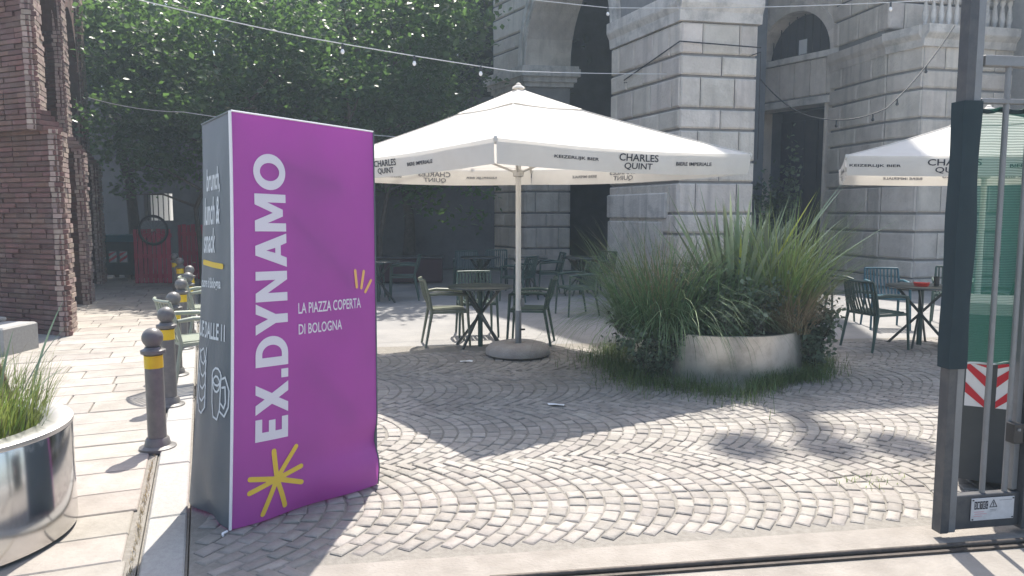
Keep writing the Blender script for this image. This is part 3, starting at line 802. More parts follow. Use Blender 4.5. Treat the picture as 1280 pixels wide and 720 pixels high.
def crown_centers(c, r, n, seed, hollow=.25):
    g = np.random.default_rng(seed); out = []
    lob = [(g.normal(0, 1, 3) * np.array(r) * .45, g.uniform(.45, .75)) for _ in range(9)]
    while len(out) < n:
        l, s_ = lob[g.integers(len(lob))]
        d = g.normal(0, 1, 3); d /= np.linalg.norm(d)
        p = l + d * np.array(r) * s_ * g.uniform(hollow, 1) ** .45
        out.append(np.array(c) + p)
    return out
def tree(name, base, cz, r, seed, label, group, nclump, per, size, material, spread=.26, trunk=.16, dx=0.0):
    x, y = base
    t = thing(name, (x, y, 0), label, 'tree', group)
    g = random.Random(seed); mb = MB(); top = cz + r[2] * .35
    pts = [(x + g.uniform(-.12, .12) * k, y + g.uniform(-.12, .12) * k, top * k / 5) for k in range(6)]
    mb.tube(pts, [trunk * (1.25 if k == 0 else 1 - .15 * k) for k in range(6)], 10)
    for k in range(7):
        h = top * g.uniform(.4, .9); i = min(int(h / top * 5), 4); f = h / top * 5 - i
        p = Vector(pts[i]).lerp(Vector(pts[i + 1]), f); a = g.uniform(0, 6.28); ln = g.uniform(.45, .8)
        q = p + Vector((dx * .8 + math.cos(a) * r[0] * ln, math.sin(a) * r[1] * ln, r[2] * g.uniform(.1, .5)))
        m_ = p.lerp(q, .5) + Vector((0, 0, -.15 + g.uniform(0, .3)))
        mb.tube([p, m_, q], [trunk * .45, trunk * .3, trunk * .1], 7)
    mb.build('trunk', M['bark'], t, True)
    cc = crown_centers((x + dx, y, cz), r, nclump, seed)
    V, F = leaf_cards(cc, per, (spread, spread, spread * .62), size, seed + 1)
    V -= np.array([x, y, 0])
    me = np_mesh('crown', V, F); o = link('crown', me, t, material)
    return t
GT = 'trees in front of the dark wall'
tree('broadleaf_tree', (-9.4, 18.8), 4.9, (2.3, 2.0, 2.3), 11, 'leafy tree right beside the brick arcade', GT, 230, 34, .16, M['leaf'], dx=1.0)
tree('broadleaf_tree', (-6.2, 18.2), 5.0, (2.4, 2.0, 2.5), 12, 'leafy tree above the crimson boards and bicycle wheel', GT, 240, 34, .16, M['leaf'])
tree('broadleaf_tree', (-3.8, 18.9), 5.2, (2.4, 2.0, 2.5), 13, 'leafy tree rising behind the top of the purple totem', GT, 230, 34, .16, M['leaf'])
tree('broadleaf_tree', (-2.75, 20.2), 5.7, (1.75, 1.6, 2.6), 14, 'hazy tree left of the far stone pier', GT, 200, 34, .17, M['leaf'])
GU = 'low trees before the taller ones'
for k, (x, y, cz_, r_, lab) in enumerate(((-6.75, 16.6, 3.7, (1.35, 1.0, 1.45), 'low tree overhanging the waste container'), (-5.7, 15.9, 4.1, (1.4, 1.0, 1.5), 'low tree between the boards and the totem'), (-3.7, 16.4, 4.2, (1.5, 1.0, 1.5), 'low tree just above the top edge of the totem'), (-3.0, 17.2, 4.6, (1.3, .9, 1.4), 'low tree above the left half of the parasol'))):
    tree('small_tree', (x, y), cz_, r_, 51 + k, lab, GU, 120, 30, .14, M['leaf'], spread=.22, trunk=.07, dx=(-1.0, 0, 0, 1.1)[k])
GB = 'tall trees behind the dark wall'
for k, (x, y, lab) in enumerate(((-15.2, 26, 'far tall tree at the left behind the brick arcade'), (-7.4, 27, 'far tall tree behind the barred opening'), (-4.2, 27, 'far tall tree behind the totem and the nearer trees'), (.2, 28.5, 'far tall tree behind the far stone pier'))):
    tree('background_tree', (x, y), 8.0, (3.6, 2.6, 5.2), 31 + k, lab, GB, 420, 55, .34, M['leaf_far'], spread=.5, trunk=.22)

# ================================================================== INFLATABLE TOTEM
def lerp3(a, b, t): return tuple(a[i] + (b[i] - a[i]) * t for i in range(3))
TA, TB, TC = (-1.41, 3.68, .012), (-.79, 4.33, .012), (-1.78, 4.05, .012)
TD = (TB[0] + TC[0] - TA[0], TB[1] + TC[1] - TA[1], .012)
UA, UB, UC = (-1.34, 3.69, 2.08), (-.785, 4.36, 2.05), (-1.61, 4.01, 2.05)
UD = (UB[0] + UC[0] - UA[0], UB[1] + UC[1] - UA[1], 2.03)
tot = thing('advertising_totem', (-1.28, 4.1, 0), 'tall purple and slate fabric totem reading EX.DYNAMO', 'advertising totem')
def edge_prof(p, q, v, flare):
    # vertical edge of the totem: nearly plumb above, kicking out in the lowest part
    k = max(0, 1 - v / .22) ** 2
    x = lerp3(p, q, v); u = lerp3(p, q, min(1, v + .0))
    return (q[0] + (p[0] - q[0]) * flare(v), q[1] + (p[1] - q[1]) * flare(v), p[2] + (q[2] - p[2]) * v)
FLR = lambda v: (1 - v) ** 1.6
def side_fn(p0, p1, q0, q1, bulge, fold=0.0):
    a = Vector(p0); b = Vector(p1); n = Vector(((b - a).y, -(b - a).x, 0)).normalized()
    def fn(u, v, lift=0.0):
        e0 = edge_prof(p0, q0, v, FLR); e1 = edge_prof(p1, q1, v, FLR)
        x = Vector(lerp3(e0, e1, u))
        bl = bulge * (math.sin(math.pi * max(0, min(1, u))) ** .8 if 0 < u < 1 else 0) * math.sin(math.pi * min(1, max(0, v)) ** .6) + .3 * bulge * (math.sin(math.pi * u) if 0 < u < 1 else 0) * max(0, 1 - v * 4)
        sk = fold * (math.exp(-((v - .13) / .035) ** 2) * (u ** 2) - .8 * math.exp(-((v - .055) / .04) ** 2) * u * (1 - .3 * u))
        hem = .018 * math.sin(u * 7.3 + 1.1) * max(0, 1 - v / .1) ** 2
        wr = .0035 * math.sin(u * 9 + v * 23) * math.exp(-v * 5) + .002 * math.sin(u * 14 - v * 9) * (1 - v ** 6)
        return tuple(x + n * (bl - sk + wr * (1 if 0 < u < 1 else 0) + hem * math.sin(math.pi * max(0, min(1, u))) + lift))
    return fn
def panel(fn, name, material, nu=24, nv=48):
    mb = MB(); vs = [fn(i / nu, j / nv) for j in range(nv + 1) for i in range(nu + 1)]
    fs = [(j * (nu + 1) + i, j * (nu + 1) + i + 1, (j + 1) * (nu + 1) + i + 1, (j + 1) * (nu + 1) + i) for j in range(nv) for i in range(nu)]
    mb.add(vs, fs); return mb.build(name, material, tot, True)
f_front = side_fn(TA, TB, UA, UB, .030, .03); f_left = side_fn(TC, TA, UC, UA, .022); f_back = side_fn(TD, TC, UD, UC, .03); f_right = side_fn(TB, TD, UB, UD, .022)
front = panel(f_front, 'front_panel', M['purple']); left = panel(f_left, 'side_panel', M['slate']); panel(f_back, 'back_panel', M['purple']); panel(f_right, 'side_panel', M['slate'])
front['label'] = 'purple panel lettered EX.DYNAMO'; left['label'] = 'slate grey panel with small white lettering'
mb = MB(); nt_ = 10
def topf(u, v):
    x = Vector(lerp3(lerp3(UA, UB, u), lerp3(UC, UD, u), v)); x.z += .03 * math.sin(math.pi * u) * math.sin(math.pi * v); return tuple(x)
mb.add([topf(i / nt_, j / nt_) for j in range(nt_ + 1) for i in range(nt_ + 1)], [(j * (nt_ + 1) + i, j * (nt_ + 1) + i + 1, (j + 1) * (nt_ + 1) + i + 1, (j + 1) * (nt_ + 1) + i) for j in range(nt_) for i in range(nt_)])
mb.build('top_panel', M['purple'], tot, True)
MB().tube([Vector(f_front(0, j / 40)) + Vector((-.004, -.006, 0)) for j in range(41)], .0075, 6).build('piping', M['piping'], tot, True)
MB().tube([Vector(f_front(1, j / 40)) + Vector((.002, -.002, 0)) for j in range(41)], .004, 6).build('piping', M['slate'], tot, True)
MB().tube([Vector(f_front(i / 20, 1)) + Vector((0, -.002, .001)) for i in range(21)], .005, 6).build('piping', M['piping'], tot, True)
MB().tube([Vector(f_left(i / 12, 1)) + Vector((0, -.002, .001)) for i in range(13)], .005, 6).build('piping', M['slate'], tot, True)
# unseen inner bars added to cast soft dark bands through the fabric
def inn(u, w_, v): return lerp3(f_front(u, v), f_back(1 - u, v), w_)
for a, b in (((.22, .13, .90), (.72, .13, .84)), ((.34, .13, .77), (.82, .13, .57)), ((.42, .13, .40), (.80, .13, .20)), ((.5, .35, .02), (.5, .35, .98))):
    MB().bar(inn(*a), inn(*b), .065, .05).build('shadow_bar', M['gate'], tot)
Wf = (Vector(TB) - Vector(TA)).length; Hf = 2.06
LIFT = .0035
def on(fn): return lambda x, y, z: fn(x, y, LIFT + z)
# big lettering reading upwards
def block_word(word):
    s_, v_ = .20, .23
    P_ = {'E': [[(0, 0), (.58, 0), (.58, s_), (v_, s_), (v_, .4), (.53, .4), (.53, .6), (v_, .6), (v_, .8), (.58, .8), (.58, 1), (0, 1)]],
          'X': [[(0, 0), (.26, 0), (.41, .30), (.56, 0), (.82, 0), (.55, .51), (.80, 1), (.55, 1), (.41, .73), (.27, 1), (.02, 1), (.27, .51)]],
          '.': [[(0, 0), (.23, 0), (.23, .22), (0, .22)]],
          'Y': [[(.28, 0), (.51, 0), (.51, .38), (.79, 1), (.54, 1), (.395, .62), (.25, 1), (0, 1), (.28, .38)]],
          'N': [[(0, 0), (.22, 0), (.22, .62), (.55, 0), (.77, 0), (.77, 1), (.55, 1), (.55, .38), (.22, 1), (0, 1)]],
          'A': [[(0, 0), (.24, 0), (.305, .19), (.43, .19), (.43, .37), (.365, .37), (.43, .66), (.43, 1), (.31, 1)], [(.43, .19), (.555, .19), (.62, 0), (.86, 0), (.55, 1), (.43, 1), (.43, .66), (.495, .37), (.43, .37)]],
          'M': [[(0, 0), (.21, 0), (.21, .60), (.385, .10), (.555, .10), (.73, .60), (.73, 0), (.94, 0), (.94, 1), (.67, 1), (.47, .43), (.27, 1), (0, 1)]]}
    W_ = {'E': .58, 'X': .82, '.': .23, 'D': .78, 'Y': .79, 'N': .77, 'A': .86, 'M': .94, 'O': .90}
    bm = bmesh.new(); x = 0.0
    def ringf(o_, i_):
        n = len(o_); vo = [bm.verts.new((x + a, b, 0)) for a, b in o_]; vi = [bm.verts.new((x + a, b, 0)) for a, b in i_]
        for k in range(n): bm.faces.new((vo[k], vo[(k + 1) % n], vi[(k + 1) % n], vi[k]))
    for ch in word:
        if ch == 'O':
            T = [2 * math.pi * k / 36 for k in range(36)]
            ringf([(.45 + .45 * math.cos(t), .5 + .515 * math.sin(t)) for t in T], [(.45 + .225 * math.cos(t), .5 + .31 * math.sin(t)) for t in T])
        elif ch == 'D':
            T = [-math.pi / 2 + math.pi * k / 18 for k in range(19)]
            ringf([(0, 1), (0, 0)] + [(.32 + .46 * math.cos(t), .5 + .5 * math.sin(t)) for t in T], [(v_, .8), (v_, .2)] + [(.32 + .235 * math.cos(t), .5 + .3 * math.sin(t)) for t in T])
        else:
            for poly in P_[ch]: bm.faces.new([bm.verts.new((x + a, b, 0)) for a, b in poly])
        x += W_[ch] + (.10 if ch not in 'DYA' else .05)
    x -= .10
    for v in bm.verts: v.co.x /= x
    bm.normal_update()
    return bm
bm = block_word('EX.DYNAMO')
def big(x, y, z): return f_front(.325 - y * .200 , .205 + x * .705, LIFT)
lay(bm, big, 'lettering', M['print_white'], front, cell=.06)
bm = fit_text('LA PIAZZA COPERTA', .395, .865, .515, .543, bold=.012); lay(bm, on(f_front), 'lettering', M['print_white'], front, cell=.06)
bm = fit_text('DI BOLOGNA', .395, .712, .462, .489, bold=.012); lay(bm, on(f_front), 'lettering', M['print_white'], front, cell=.06)
ast = []
cx, cy = .262, .100
for ang_, ln in ((97, .080), (58, .098), (12, .155), (-22, .165), (-72, .088), (-118, .098), (-163, .165), (168, .150)):
    a_ = R(ang_); ast.append([(cx + .02 * math.cos(a_), cy + .01 * math.sin(a_)), (cx + ln * math.cos(a_) * 1.15, cy + ln * math.sin(a_) * .95)])
def asp(lines, fn, name, material, parent, wd, asp_=1.0):
    # strokes are drawn in metres, then turned into panel coordinates
    W_ = Wf if fn is f_front else .52
    ll = [[(x * W_, y * Hf) for x, y in l] for l in lines]; bm_ = strokes(ll, wd)
    return lay(bm_, lambda x, y, z: fn(x / W_, y / Hf, LIFT + z), name, material, parent, cell=.05)
ast = [];
for ang_, ln in ((98, .155), (55, .185), (14, .145), (-20, .150), (-72, .165), (-115, .185), (-165, .155), (168, .150)):
    a_ = R(ang_); ast.append([((cx * Wf + .012 * math.cos(a_)) / Wf, (cy * Hf + .012 * math.sin(a_)) / Hf), ((cx * Wf + ln * math.cos(a_)) / Wf, (cy * Hf + ln * math.sin(a_)) / Hf)])
asp(ast, f_front, 'star_print', M['print_yellow'], front, .027)
asp([[(.835, .573), (.825, .618)], [(.872, .57), (.895, .615)], [(.905, .558), (.955, .588)]], f_front, 'ray_print', M['print_orange'], front, .018)
# slate side
for t_, x0, x1, y0, y1, m_ in (('brunch,', .20, .66, .818, .883, 'print_grey'), ('lunch &', .14, .66, .743, .812, 'print_grey'), ('snack', .14, .54, .673, .735, 'print_grey'), ('cuore di Bologna', .08, .70, .578, .612, 'print_grey'), ('UE DALLE 11', .06, .84, .458, .500, 'print_grey')):
    bm = fit_text(t_, x0, x1, y0, y1, bold=.02); lay(bm, on(f_left), 'lettering', M[m_], left, cell=.05)
asp([[(.14, .650), (.36, .646), (.74, .640)]], f_left, 'bar_print', M['print_yellow'], left, .028)
cup = [[(.55, .37), (.56, .30), (.60, .265), (.70, .262), (.76, .29), (.78, .375)]]
cup.append([(.665 + .115 * math.cos(t / 10 * 6.283), .368 + .022 * math.sin(t / 10 * 6.283)) for t in range(11)])
cup.append([(.665 + .09 * math.cos(t / 10 * 6.283), .350 + .020 * math.sin(t / 10 * 6.283)) for t in range(11)])
cup.append([(.78, .365), (.86, .372), (.93, .34), (.92, .30), (.85, .275), (.76, .285)]); cup.append([(.80, .345), (.86, .348), (.87, .31), (.84, .295), (.78, .305)])
asp(cup, f_left, 'cup_print', M['print_grey'], left, .011)
cro = []
for k in range(5):
    y = .265 + k * .032; cro.append([(.10, y + .03), (.18, y), (.28, y - .004), (.36, y + .012), (.38, y + .04)])
cro.append([(.10, .28), (.08, .36), (.14, .42), (.26, .43), (.36, .40), (.38, .28)])
asp(cro, f_left, 'pastry_print', M['print_grey'], left, .011)
# small pleat of the hem lying on the ground at the front corner
MB().tube([(-1.425, 3.665, .01), (-1.44, 3.64, .008), (-1.43, 3.62, .006)], .006, 6).build('cord', M['piping'], tot)

# ================================================================== PARASOLS
def parasol(center, corners, label, ze=2.18, peak=2.90, pole_base=True, drop=.20, shift={}):
    cx, cy = center
    u = thing('parasol', (cx, cy, 0), label, 'parasol', 'white parasols')
    P0 = Vector((cx, cy, peak)); C = [Vector((cx + a, cy + b, ze)) for a, b in corners]
    def surf(k, s_, t, lift=0.0):
        a, b = C[k], C[(k + 1) % 4]
        e = a.lerp(b, t); p = P0.lerp(e, s_)
        p.z -= .15 * s_ * (1 - s_) * (1 - .3 * abs(2 * t - 1)) * 1.0 + .035 * s_ * math.sin(math.pi * t) ** 1.0 * s_
        p.z += lift + .006 * math.sin(t * 17 + k) * s_ * (1 - s_)
        return p
    canopy = None
    for k in range(4):
        ns, ntt = 16, 20; mb = MB()
        vs = [surf(k, max(.02, i / ns), j / ntt) for i in range(ns + 1) for j in range(ntt + 1)]
        mb.add(vs, [(i * (ntt + 1) + j, (i + 1) * (ntt + 1) + j, (i + 1) * (ntt + 1) + j + 1, i * (ntt + 1) + j + 1) for i in range(ns) for j in range(ntt)])
        mb.build('canopy_panel', M['canvas'], u, True)
        # top vent cap
        mb = MB(); vs = []
        for i in range(7):
            for j in range(13):
                p = surf(k, max(.02, i / 6 * .29), j / 12); p.z += .034 - .016 * (i / 6) - .008 * math.sin(j / 12 * math.pi) * (i / 6); vs.append(p)
        mb.add(vs, [(i * 13 + j, (i + 1) * 13 + j, (i + 1) * 13 + j + 1, i * 13 + j + 1) for i in range(6) for j in range(12)])
        mb.build('vent_cap', M['canvas'], u, True)
        # valance with print
        a, b = C[k], C[(k + 1) % 4]; d = (b - a); Ln = d.length; d.normalize(); n = Vector((d.y, -d.x, 0))
        def vfn(x, y, lift=0.0, k=k, a=a, b=b, d=d, n=n, Ln=Ln):
            t = max(0, min(1, x / Ln)); p = surf(k, 1.0, t)
            out = .012 + .010 * math.sin(t * 21 + k * 2) * (y / drop) - .02 * (y / drop) ** 2
            return p + n * (out + lift) + Vector((0, 0, -y))
        nvx, nvy = 40, 5; mb = MB(); cut = .018
        vs = []
        for jy in range(nvy + 1):
            yy = drop * jy / nvy; c_ = cut * (jy / nvy) ** 2 * .6
            for ix in range(nvx + 1):
                vs.append(vfn(c_ + (Ln - 2 * c_) * ix / nvx, yy))
        mb.add(vs, [(j * (nvx + 1) + i, (j + 1) * (nvx + 1) + i, (j + 1) * (nvx + 1) + i + 1, j * (nvx + 1) + i + 1) for j in range(nvy) for i in range(nvx)])
        val = mb.build('valance', M['canvas'], u, True)
        h = Ln / 2 + shift.get(k, 0)
        for t_, x0, x1, y0, y1, bo in (('CHARLES', h - .235, h + .235, .094, .030, .012), ('QUINT', h - .165, h + .165, .172, .108, .012),
                                    ('KEIZERLIJK BIER', h - .95, h - .47, .118, .085, .02), ('BIERE IMPERIALE', h + .47, h + .95, .118, .085, .02)):
            for side in (1, -1):
                bm = fit_text(t_, x0, x1, y0, y1, bold=bo)
                lay(bm, lambda x, y, z, side=side, vfn=vfn: vfn(x, y, .004 * side), 'lettering', M['print_dark'] if side > 0 else M['print_faint'], val, cell=.12)
        # ridge seam, corner eyelet and rib
        MB().tube([surf(k, .28 + .72 * i / 12, 0) + Vector((0, 0, .003)) for i in range(13)], .007, 5).build('seam', M['canvas'], u, True)
        MB().tube([P0 + Vector((0, 0, -.10)), C[k] + Vector((0, 0, -.035))], .016, 8).build('rib', M['wood_rib'], u)
        mid = surf(k, 1, .5); MB().tube([P0 + Vector((0, 0, -.10)), mid + Vector((0, 0, -.03))], .014, 8).build('rib', M['wood_rib'], u)
        MB().tube([Vector((cx, cy, 2.02)), P0.lerp(C[k], .48) + Vector((0, 0, -.09))], .012, 8).build('strut', M['wood_rib'], u)
        MB().lathe((C[k].x, C[k].y, C[k].z - .03), [(.014, 0), (.02, .02), (.012, .045)], 8).build('rib_tip', M['wood_rib'], u, True)
    MB().tube([(cx, cy, .12), (cx, cy, peak - .03)], .031, 14).build('pole', M['pole'], u, True)
    MB().lathe((cx, cy, 1.98), [(.036, 0), (.06, .01), (.06, .07), (.036, .08)], 14).build('runner', M['wood_rib'], u, True)
    MB().lathe((cx, cy, peak - .16), [(.036, 0), (.06, .02), (.06, .09), (.036, .1)], 14).build('hub', M['wood_rib'], u, True)
    MB().lathe((cx, cy, peak + .03), [(.07, 0), (.06, .02), (.03, .035), (.028, .05), (.01, .06)], 12).build('finial', M['canvas'], u, True)
    MB().lathe((cx, cy, .10), [(.036, 0), (.036, .40), (.033, .41)], 14).build('pole_socket', M['gate'], u, True)
    MB().box((cx + .045, cy - .02, .60), (.03, .05, .09), .3, .006).build('crank_box', M['gate'], u)
    MB().box((cx + .05, cy - .03, .30), (.05, .02, .02), .3, .004).build('clamp_screw', M['lock'], u)
    prof = [(.05, .13), (.07, .15), (.22, .155), (.32, .13), (.365, .08), (.36, .03), (.31, .002), (.05, .0)]
    MB().lathe((cx, cy, 0), prof[::-1], 40).build('base_ring', M['base_conc'], u, True)
    return u
parasol((.07, 8.40), [(-2.33, .64), (-.20, -2.34), (2.33, -.64), (.20, 2.34)], 'open white parasol beside the purple totem, over the tables', shift={0: -.10})
ca, sa = math.cos(R(-22)), math.sin(R(-22)); h = 1.5
sq = [(-h, h), (-h, -h), (h, -h), (h, h)]
parasol((5.42, 8.80), [(x * ca - y * sa, x * sa + y * ca) for x, y in sq], 'open white parasol half hidden behind the green gate net', peak=2.72, shift={1: -.52})

# ================================================================== CHAIRS AND TABLES
def make_chair(material):
    t = thing('chair', (0, 0, 0), 'chair', 'chair')
    W_, D_, SH = .50, .46, .445
    for sx in (-1, 1):
        MB().tube([(sx * .255, .25, 0), (sx * .235, .215, SH + .19)], [.014, .019], 8).build('leg', material, t, True)
        MB().tube([(sx * .245, -.285, 0), (sx * .225, -.20, SH)], [.014, .020], 8).build('leg', material, t, True)
        MB().tube([(sx * .235, .225, SH + .185), (sx * .25, .10, SH + .205), (sx * .252, -.10, SH + .215), (sx * .235, -.225, SH + .20)], [.016, .021, .021, .017], 8).build('armrest', material, t, True)
        MB().tube([(sx * .225, -.20, SH - .01), (sx * .228, -.235, SH + .18), (sx * .222, -.285, SH + .37)], [.018, .017, .014], 8).build('back_post', material, t, True)
    # seat frame and slats
    fr = MB()
    for y in (.21, -.19): fr.bar((-.225, y, SH - .012), (.225, y, SH - .012), .03, .028)
    for sx in (-1, 1): fr.bar((sx * .225, -.20, SH - .014), (sx * .225, .22, SH - .014), .03, .028)
    fr.build('seat_frame', material, t)
    for k in range(8):
        x = -.188 + k * .0537
        MB().box((x, .01, SH + .008), (.038, .40, .012), 0, .004).build('seat_slat', material, t)
    pts = []
    for k in range(9):
        u_ = k / 8 * 2 - 1; pts.append((u_ * .222, -.285 - .045 * (1 - u_ * u_), SH + .372))
    MB().tube(pts, .015, 8).build('top_rail', material, t, True)
    for k in range(9):
        u_ = (k + .5) / 9 * 2 - 1; cv_ = .045 * (1 - u_ * u_)
        MB().add(*strip3([(u_ * .20, -.19 - cv_ * .5, SH + .0), (u_ * .205, -.245 - cv_, SH + .19), (u_ * .21, -.285 - cv_, SH + .37)], .022, .010)).build('back_slat', material, t)
    return t
def strip3(pts, wd, th):
    vs = []; fs = []
    for (x, y, z) in pts: vs += [(x - wd / 2, y - th / 2, z), (x + wd / 2, y - th / 2, z), (x + wd / 2, y + th / 2, z), (x - wd / 2, y + th / 2, z)]
    for i in range(len(pts) - 1):
        for k in range(4): j = (k + 1) % 4; fs.append((i * 4 + k, i * 4 + j, i * 4 + 4 + j, i * 4 + 4 + k))
    fs += [(3, 2, 1, 0), tuple(len(vs) - 4 + k for k in range(4))]
    return vs, fs
protos = {k: make_chair(M[k]) for k in ('chair', 'chair_olive', 'chair_sunlit', 'chair_blue')}
used = set()
ZP = -.022
def put_chair(kind, x, y, face, label, z=ZP, group='slatted metal chairs at the tables'):
    p = protos[kind]
    o = p if kind not in used else copy_tree(p)
    used.add(kind)
    o.location = (x, y, z); o.rotation_euler = (0, 0, R(face - 90)); tag(o, label, 'chair', group); return o
# face = direction the sitter looks, degrees counter-clockwise from +X
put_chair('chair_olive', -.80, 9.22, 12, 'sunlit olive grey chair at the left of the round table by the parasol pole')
put_chair('chair', -.47, 9.98, -80, 'dark green chair behind the round table by the parasol pole')
put_chair('chair', .22, 9.30, 172, 'dark green chair at the right of the round table, behind the parasol pole')
put_chair('chair', 1.02, 11.95, 200, 'green chair turned away between the parasol pole and the planter grass')
put_chair('chair', .72, 14.9, 190, 'dark chair standing before the base of the far stone pier')
put_chair('chair', 1.75, 15.3, 215, 'dark chair beside the dark archway, half behind the planter grass')
put_chair('chair', -.93, 15.4, -88, 'far dark green chair, leftmost of those behind the round table')
put_chair('chair', -.36, 15.9, -95, 'far dark green chair behind the olive grey chair and the round table')
put_chair('chair', .12, 13.9, 150, 'dark green chair just right of the far middle table')
put_chair('chair', -2.02, 14.1, 186, 'dark green chair just right of the purple totem')
put_chair('chair', -2.75, 14.6, 20, 'dark green chair half hidden by the right edge of the purple totem')
put_chair('chair', 4.30, 8.90, 20, 'dark green chair beside the planter, left of the table with the red ashtray', z=-.015)
put_chair('chair', 5.50, 8.75, 150, 'dark green chair seen through the bars, right of the red ashtray')
put_chair('chair_blue', 5.25, 10.6, -100, 'teal blue chair behind the table with the red ashtray')
put_chair('chair', 6.35, 10.9, -120, 'dark chair behind the gate net, farthest right')
put_chair('chair', 4.75, 11.3, -60, 'dark chair in shade behind the planter grass, left of the teal chair')
put_chair('chair_sunlit', -2.92, 6.95, 40, 'green chair, pale as if sunlit, between the bollards and the totem', z=-.004)
put_chair('chair_sunlit', -3.80, 9.45, 30, 'farther green chair, pale as if sunlit, behind the bollard row', z=-.022)

def make_table(big=.39):
    t = thing('cafe_table', (0, 0, 0), 'table', 'table')
    MB().lathe((0, 0, .722), [(big - .012, 0), (big, .006), (big, .018), (big - .006, .024)], 40).build('table_top', M['table'], t, True)
    MB().tube([(0, 0, .01), (0, 0, .72)], .030, 12).build('column', M['chair'], t, True)
    for k in range(4):
        a = math.pi / 4 + k * math.pi / 2; c_, s_ = math.cos(a), math.sin(a)
        MB().bar((c_ * .36, s_ * .36, .0), (-c_ * .27 + s_ * .03, -s_ * .27 - c_ * .03, .72), .022, .03).build('leg', M['table'], t)
    return t
tab = make_table()
tabs = [(-.38, 9.02, 10, 'round dark green table left of the parasol pole'), (.30, 14.6, 30, 'far round dark table before the far stone pier'), (-.62, 14.9, 0, 'far round dark table behind the olive grey chair'),
        (-2.42, 13.7, 20, 'round dark table at the right edge of the purple totem'), (4.92, 9.08, 5, 'dark table holding a red ashtray beside the gate'), (1.35, 14.9, 15, 'far round dark table in front of the dark archway')]
for i, (x, y, a, lab) in enumerate(tabs):
    o = tab if i == 0 else copy_tree(tab)
    o.location = (x, y, ZP); o.rotation_euler = (0, 0, R(a)); tag(o, lab, 'table', 'round cafe tables')
ash = thing('ashtray', (4.86, 8.98, .724), 'small red ashtray on the table beside the gate', 'ashtray')
MB().lathe((4.86, 8.98, .724), [(.075, 0), (.09, .04), (.082, .04), (.066, .012)], 20, True, True).build('bowl', M['red'], ash, True)
for k in range(3):
    a = k * 2.094; MB().box((4.86 + .086 * math.cos(a), 8.98 + .086 * math.sin(a), .766), (.022, .012, .006), a).build('rest', M['red'], ash)
gl = tag(MB().lathe((5.06, 9.02, .724), [(.028, 0), (.034, .11), (.031, .11), (.026, .008)], 16, True, False).build('glass', M['bulb_dark'], None, True), 'small dark glass on the table beside the gate', 'glass')

# ================================================================== BOLLARDS
def make_bollard():
    t = thing('bollard', (0, 0, 0), 'bollard', 'bollard')
    MB().lathe((0, 0, 0), [(.118, 0), (.118, .022), (.085, .034), (.075, .075), (.068, .085)], 24).build('base_flange', M['bollard'], t, True)
    MB().lathe((0, 0, .08), [(.060, 0), (.058, .53), (.058, .57)], 24).build('post', M['bollard'], t, True)
    MB().lathe((0, 0, .565), [(.0597, 0), (.0597, .085)], 24, False, False).build('reflective_band', M['yellow'], t, True)
    MB().lathe((0, 0, .655), [(.058, 0), (.078, .008), (.080, .03), (.056, .04), (.05, .052)], 24).build('collar', M['bollard'], t, True)
    prof = [(.068 * math.sin(a), .068 - .068 * math.cos(a)) for a in [math.pi * k / 12 for k in range(1, 13)]]
    MB().lathe((0, 0, .70), [(.045, .012)] + prof[2:], 20).build('ball', M['bollard'], t, True)
    return t
bol = make_bollard()
bpos = [(-2.41, 5.04, 'nearest of the grey bollards with a yellow band'), (-2.84, 6.18, 'second bollard from the front, just behind the nearest'), (-3.30, 7.35, 'third bollard from the front, beside the green chair coloured as sunlit'),
        (-3.86, 8.8, 'fourth bollard from the front of the row'), (-4.18, 9.75, 'fifth bollard from the front of the row'), (-4.68, 11.0, 'sixth bollard from the front, nearly behind the fifth'), (-5.65, 12.9, 'seventh bollard, near the crimson boards'), (-6.4, 14.4, 'farthest bollard, in front of the crimson boards')]
for i, (x, y, lab) in enumerate(bpos):
    o = bol if i == 0 else copy_tree(bol)
    o.location = (x, y, -.006); o.rotation_euler = (R(random.uniform(-.6, .6)), R(random.uniform(-.6, .6)), random.uniform(0, 6)); tag(o, lab, 'bollard', 'ball topped bollards along the kerb')

# ================================================================== PLANTERS AND PLANTS
def blades(n, basefn, length, lean, width, seed, segs=4, curl=1.0, outward=None):
    """n thin tapering blades as one mesh; basefn(g) -> (x, y, z, azimuth)."""
    g = np.random.default_rng(seed); V = []; F = []; k0 = 0
    for i in range(n):
        x, y, z, az = basefn(g)
        ln = length * g.uniform(.55, 1.15); le = g.uniform(*lean); w_ = width * g.uniform(.7, 1.25)
        c, s_ = math.cos(az), math.sin(az); px, py = -s_, c
        p = np.array([x, y, z]); ang_ = le * .35
        for j in range(segs + 1):
            t = j / segs; ww = w_ * (1 - t) ** .7 if j < segs else 0.0006
            V.append((p[0] + px * ww / 2, p[1] + py * ww / 2, p[2])); V.append((p[0] - px * ww / 2, p[1] - py * ww / 2, p[2]))
            ang_ = le * (.3 + curl * (t + 1 / segs) ** 1.3)
            st_ = ln / segs
            p = p + np.array([c * math.sin(ang_) * st_, s_ * math.sin(ang_) * st_, math.cos(ang_) * st_])
            if p[2] < .004: p[2] = .004 + .01 * g.random()
        for j in range(segs):
            a = k0 + j * 2; F.append((a, a + 1, a + 3, a + 2))
        k0 += 2 * (segs + 1)
    return np.array(V), np.array(F)
def blade_obj(name, parent, material, *a, **k):
    V, F = blades(*a, **k); V = V - np.array(worg(parent) if parent is not None else (0, 0, 0))
    return link(name, np_mesh(name, V, F), parent, material)
def disc(cx, cy, r, z, spread=1.0):
    def f(g):
        a = g.uniform(0, 2 * math.pi); q = r * math.sqrt(g.random()); x, y = cx + q * math.cos(a), cy + q * math.sin(a)
        return x, y, z, a + g.normal(0, .5) * spread
    return f

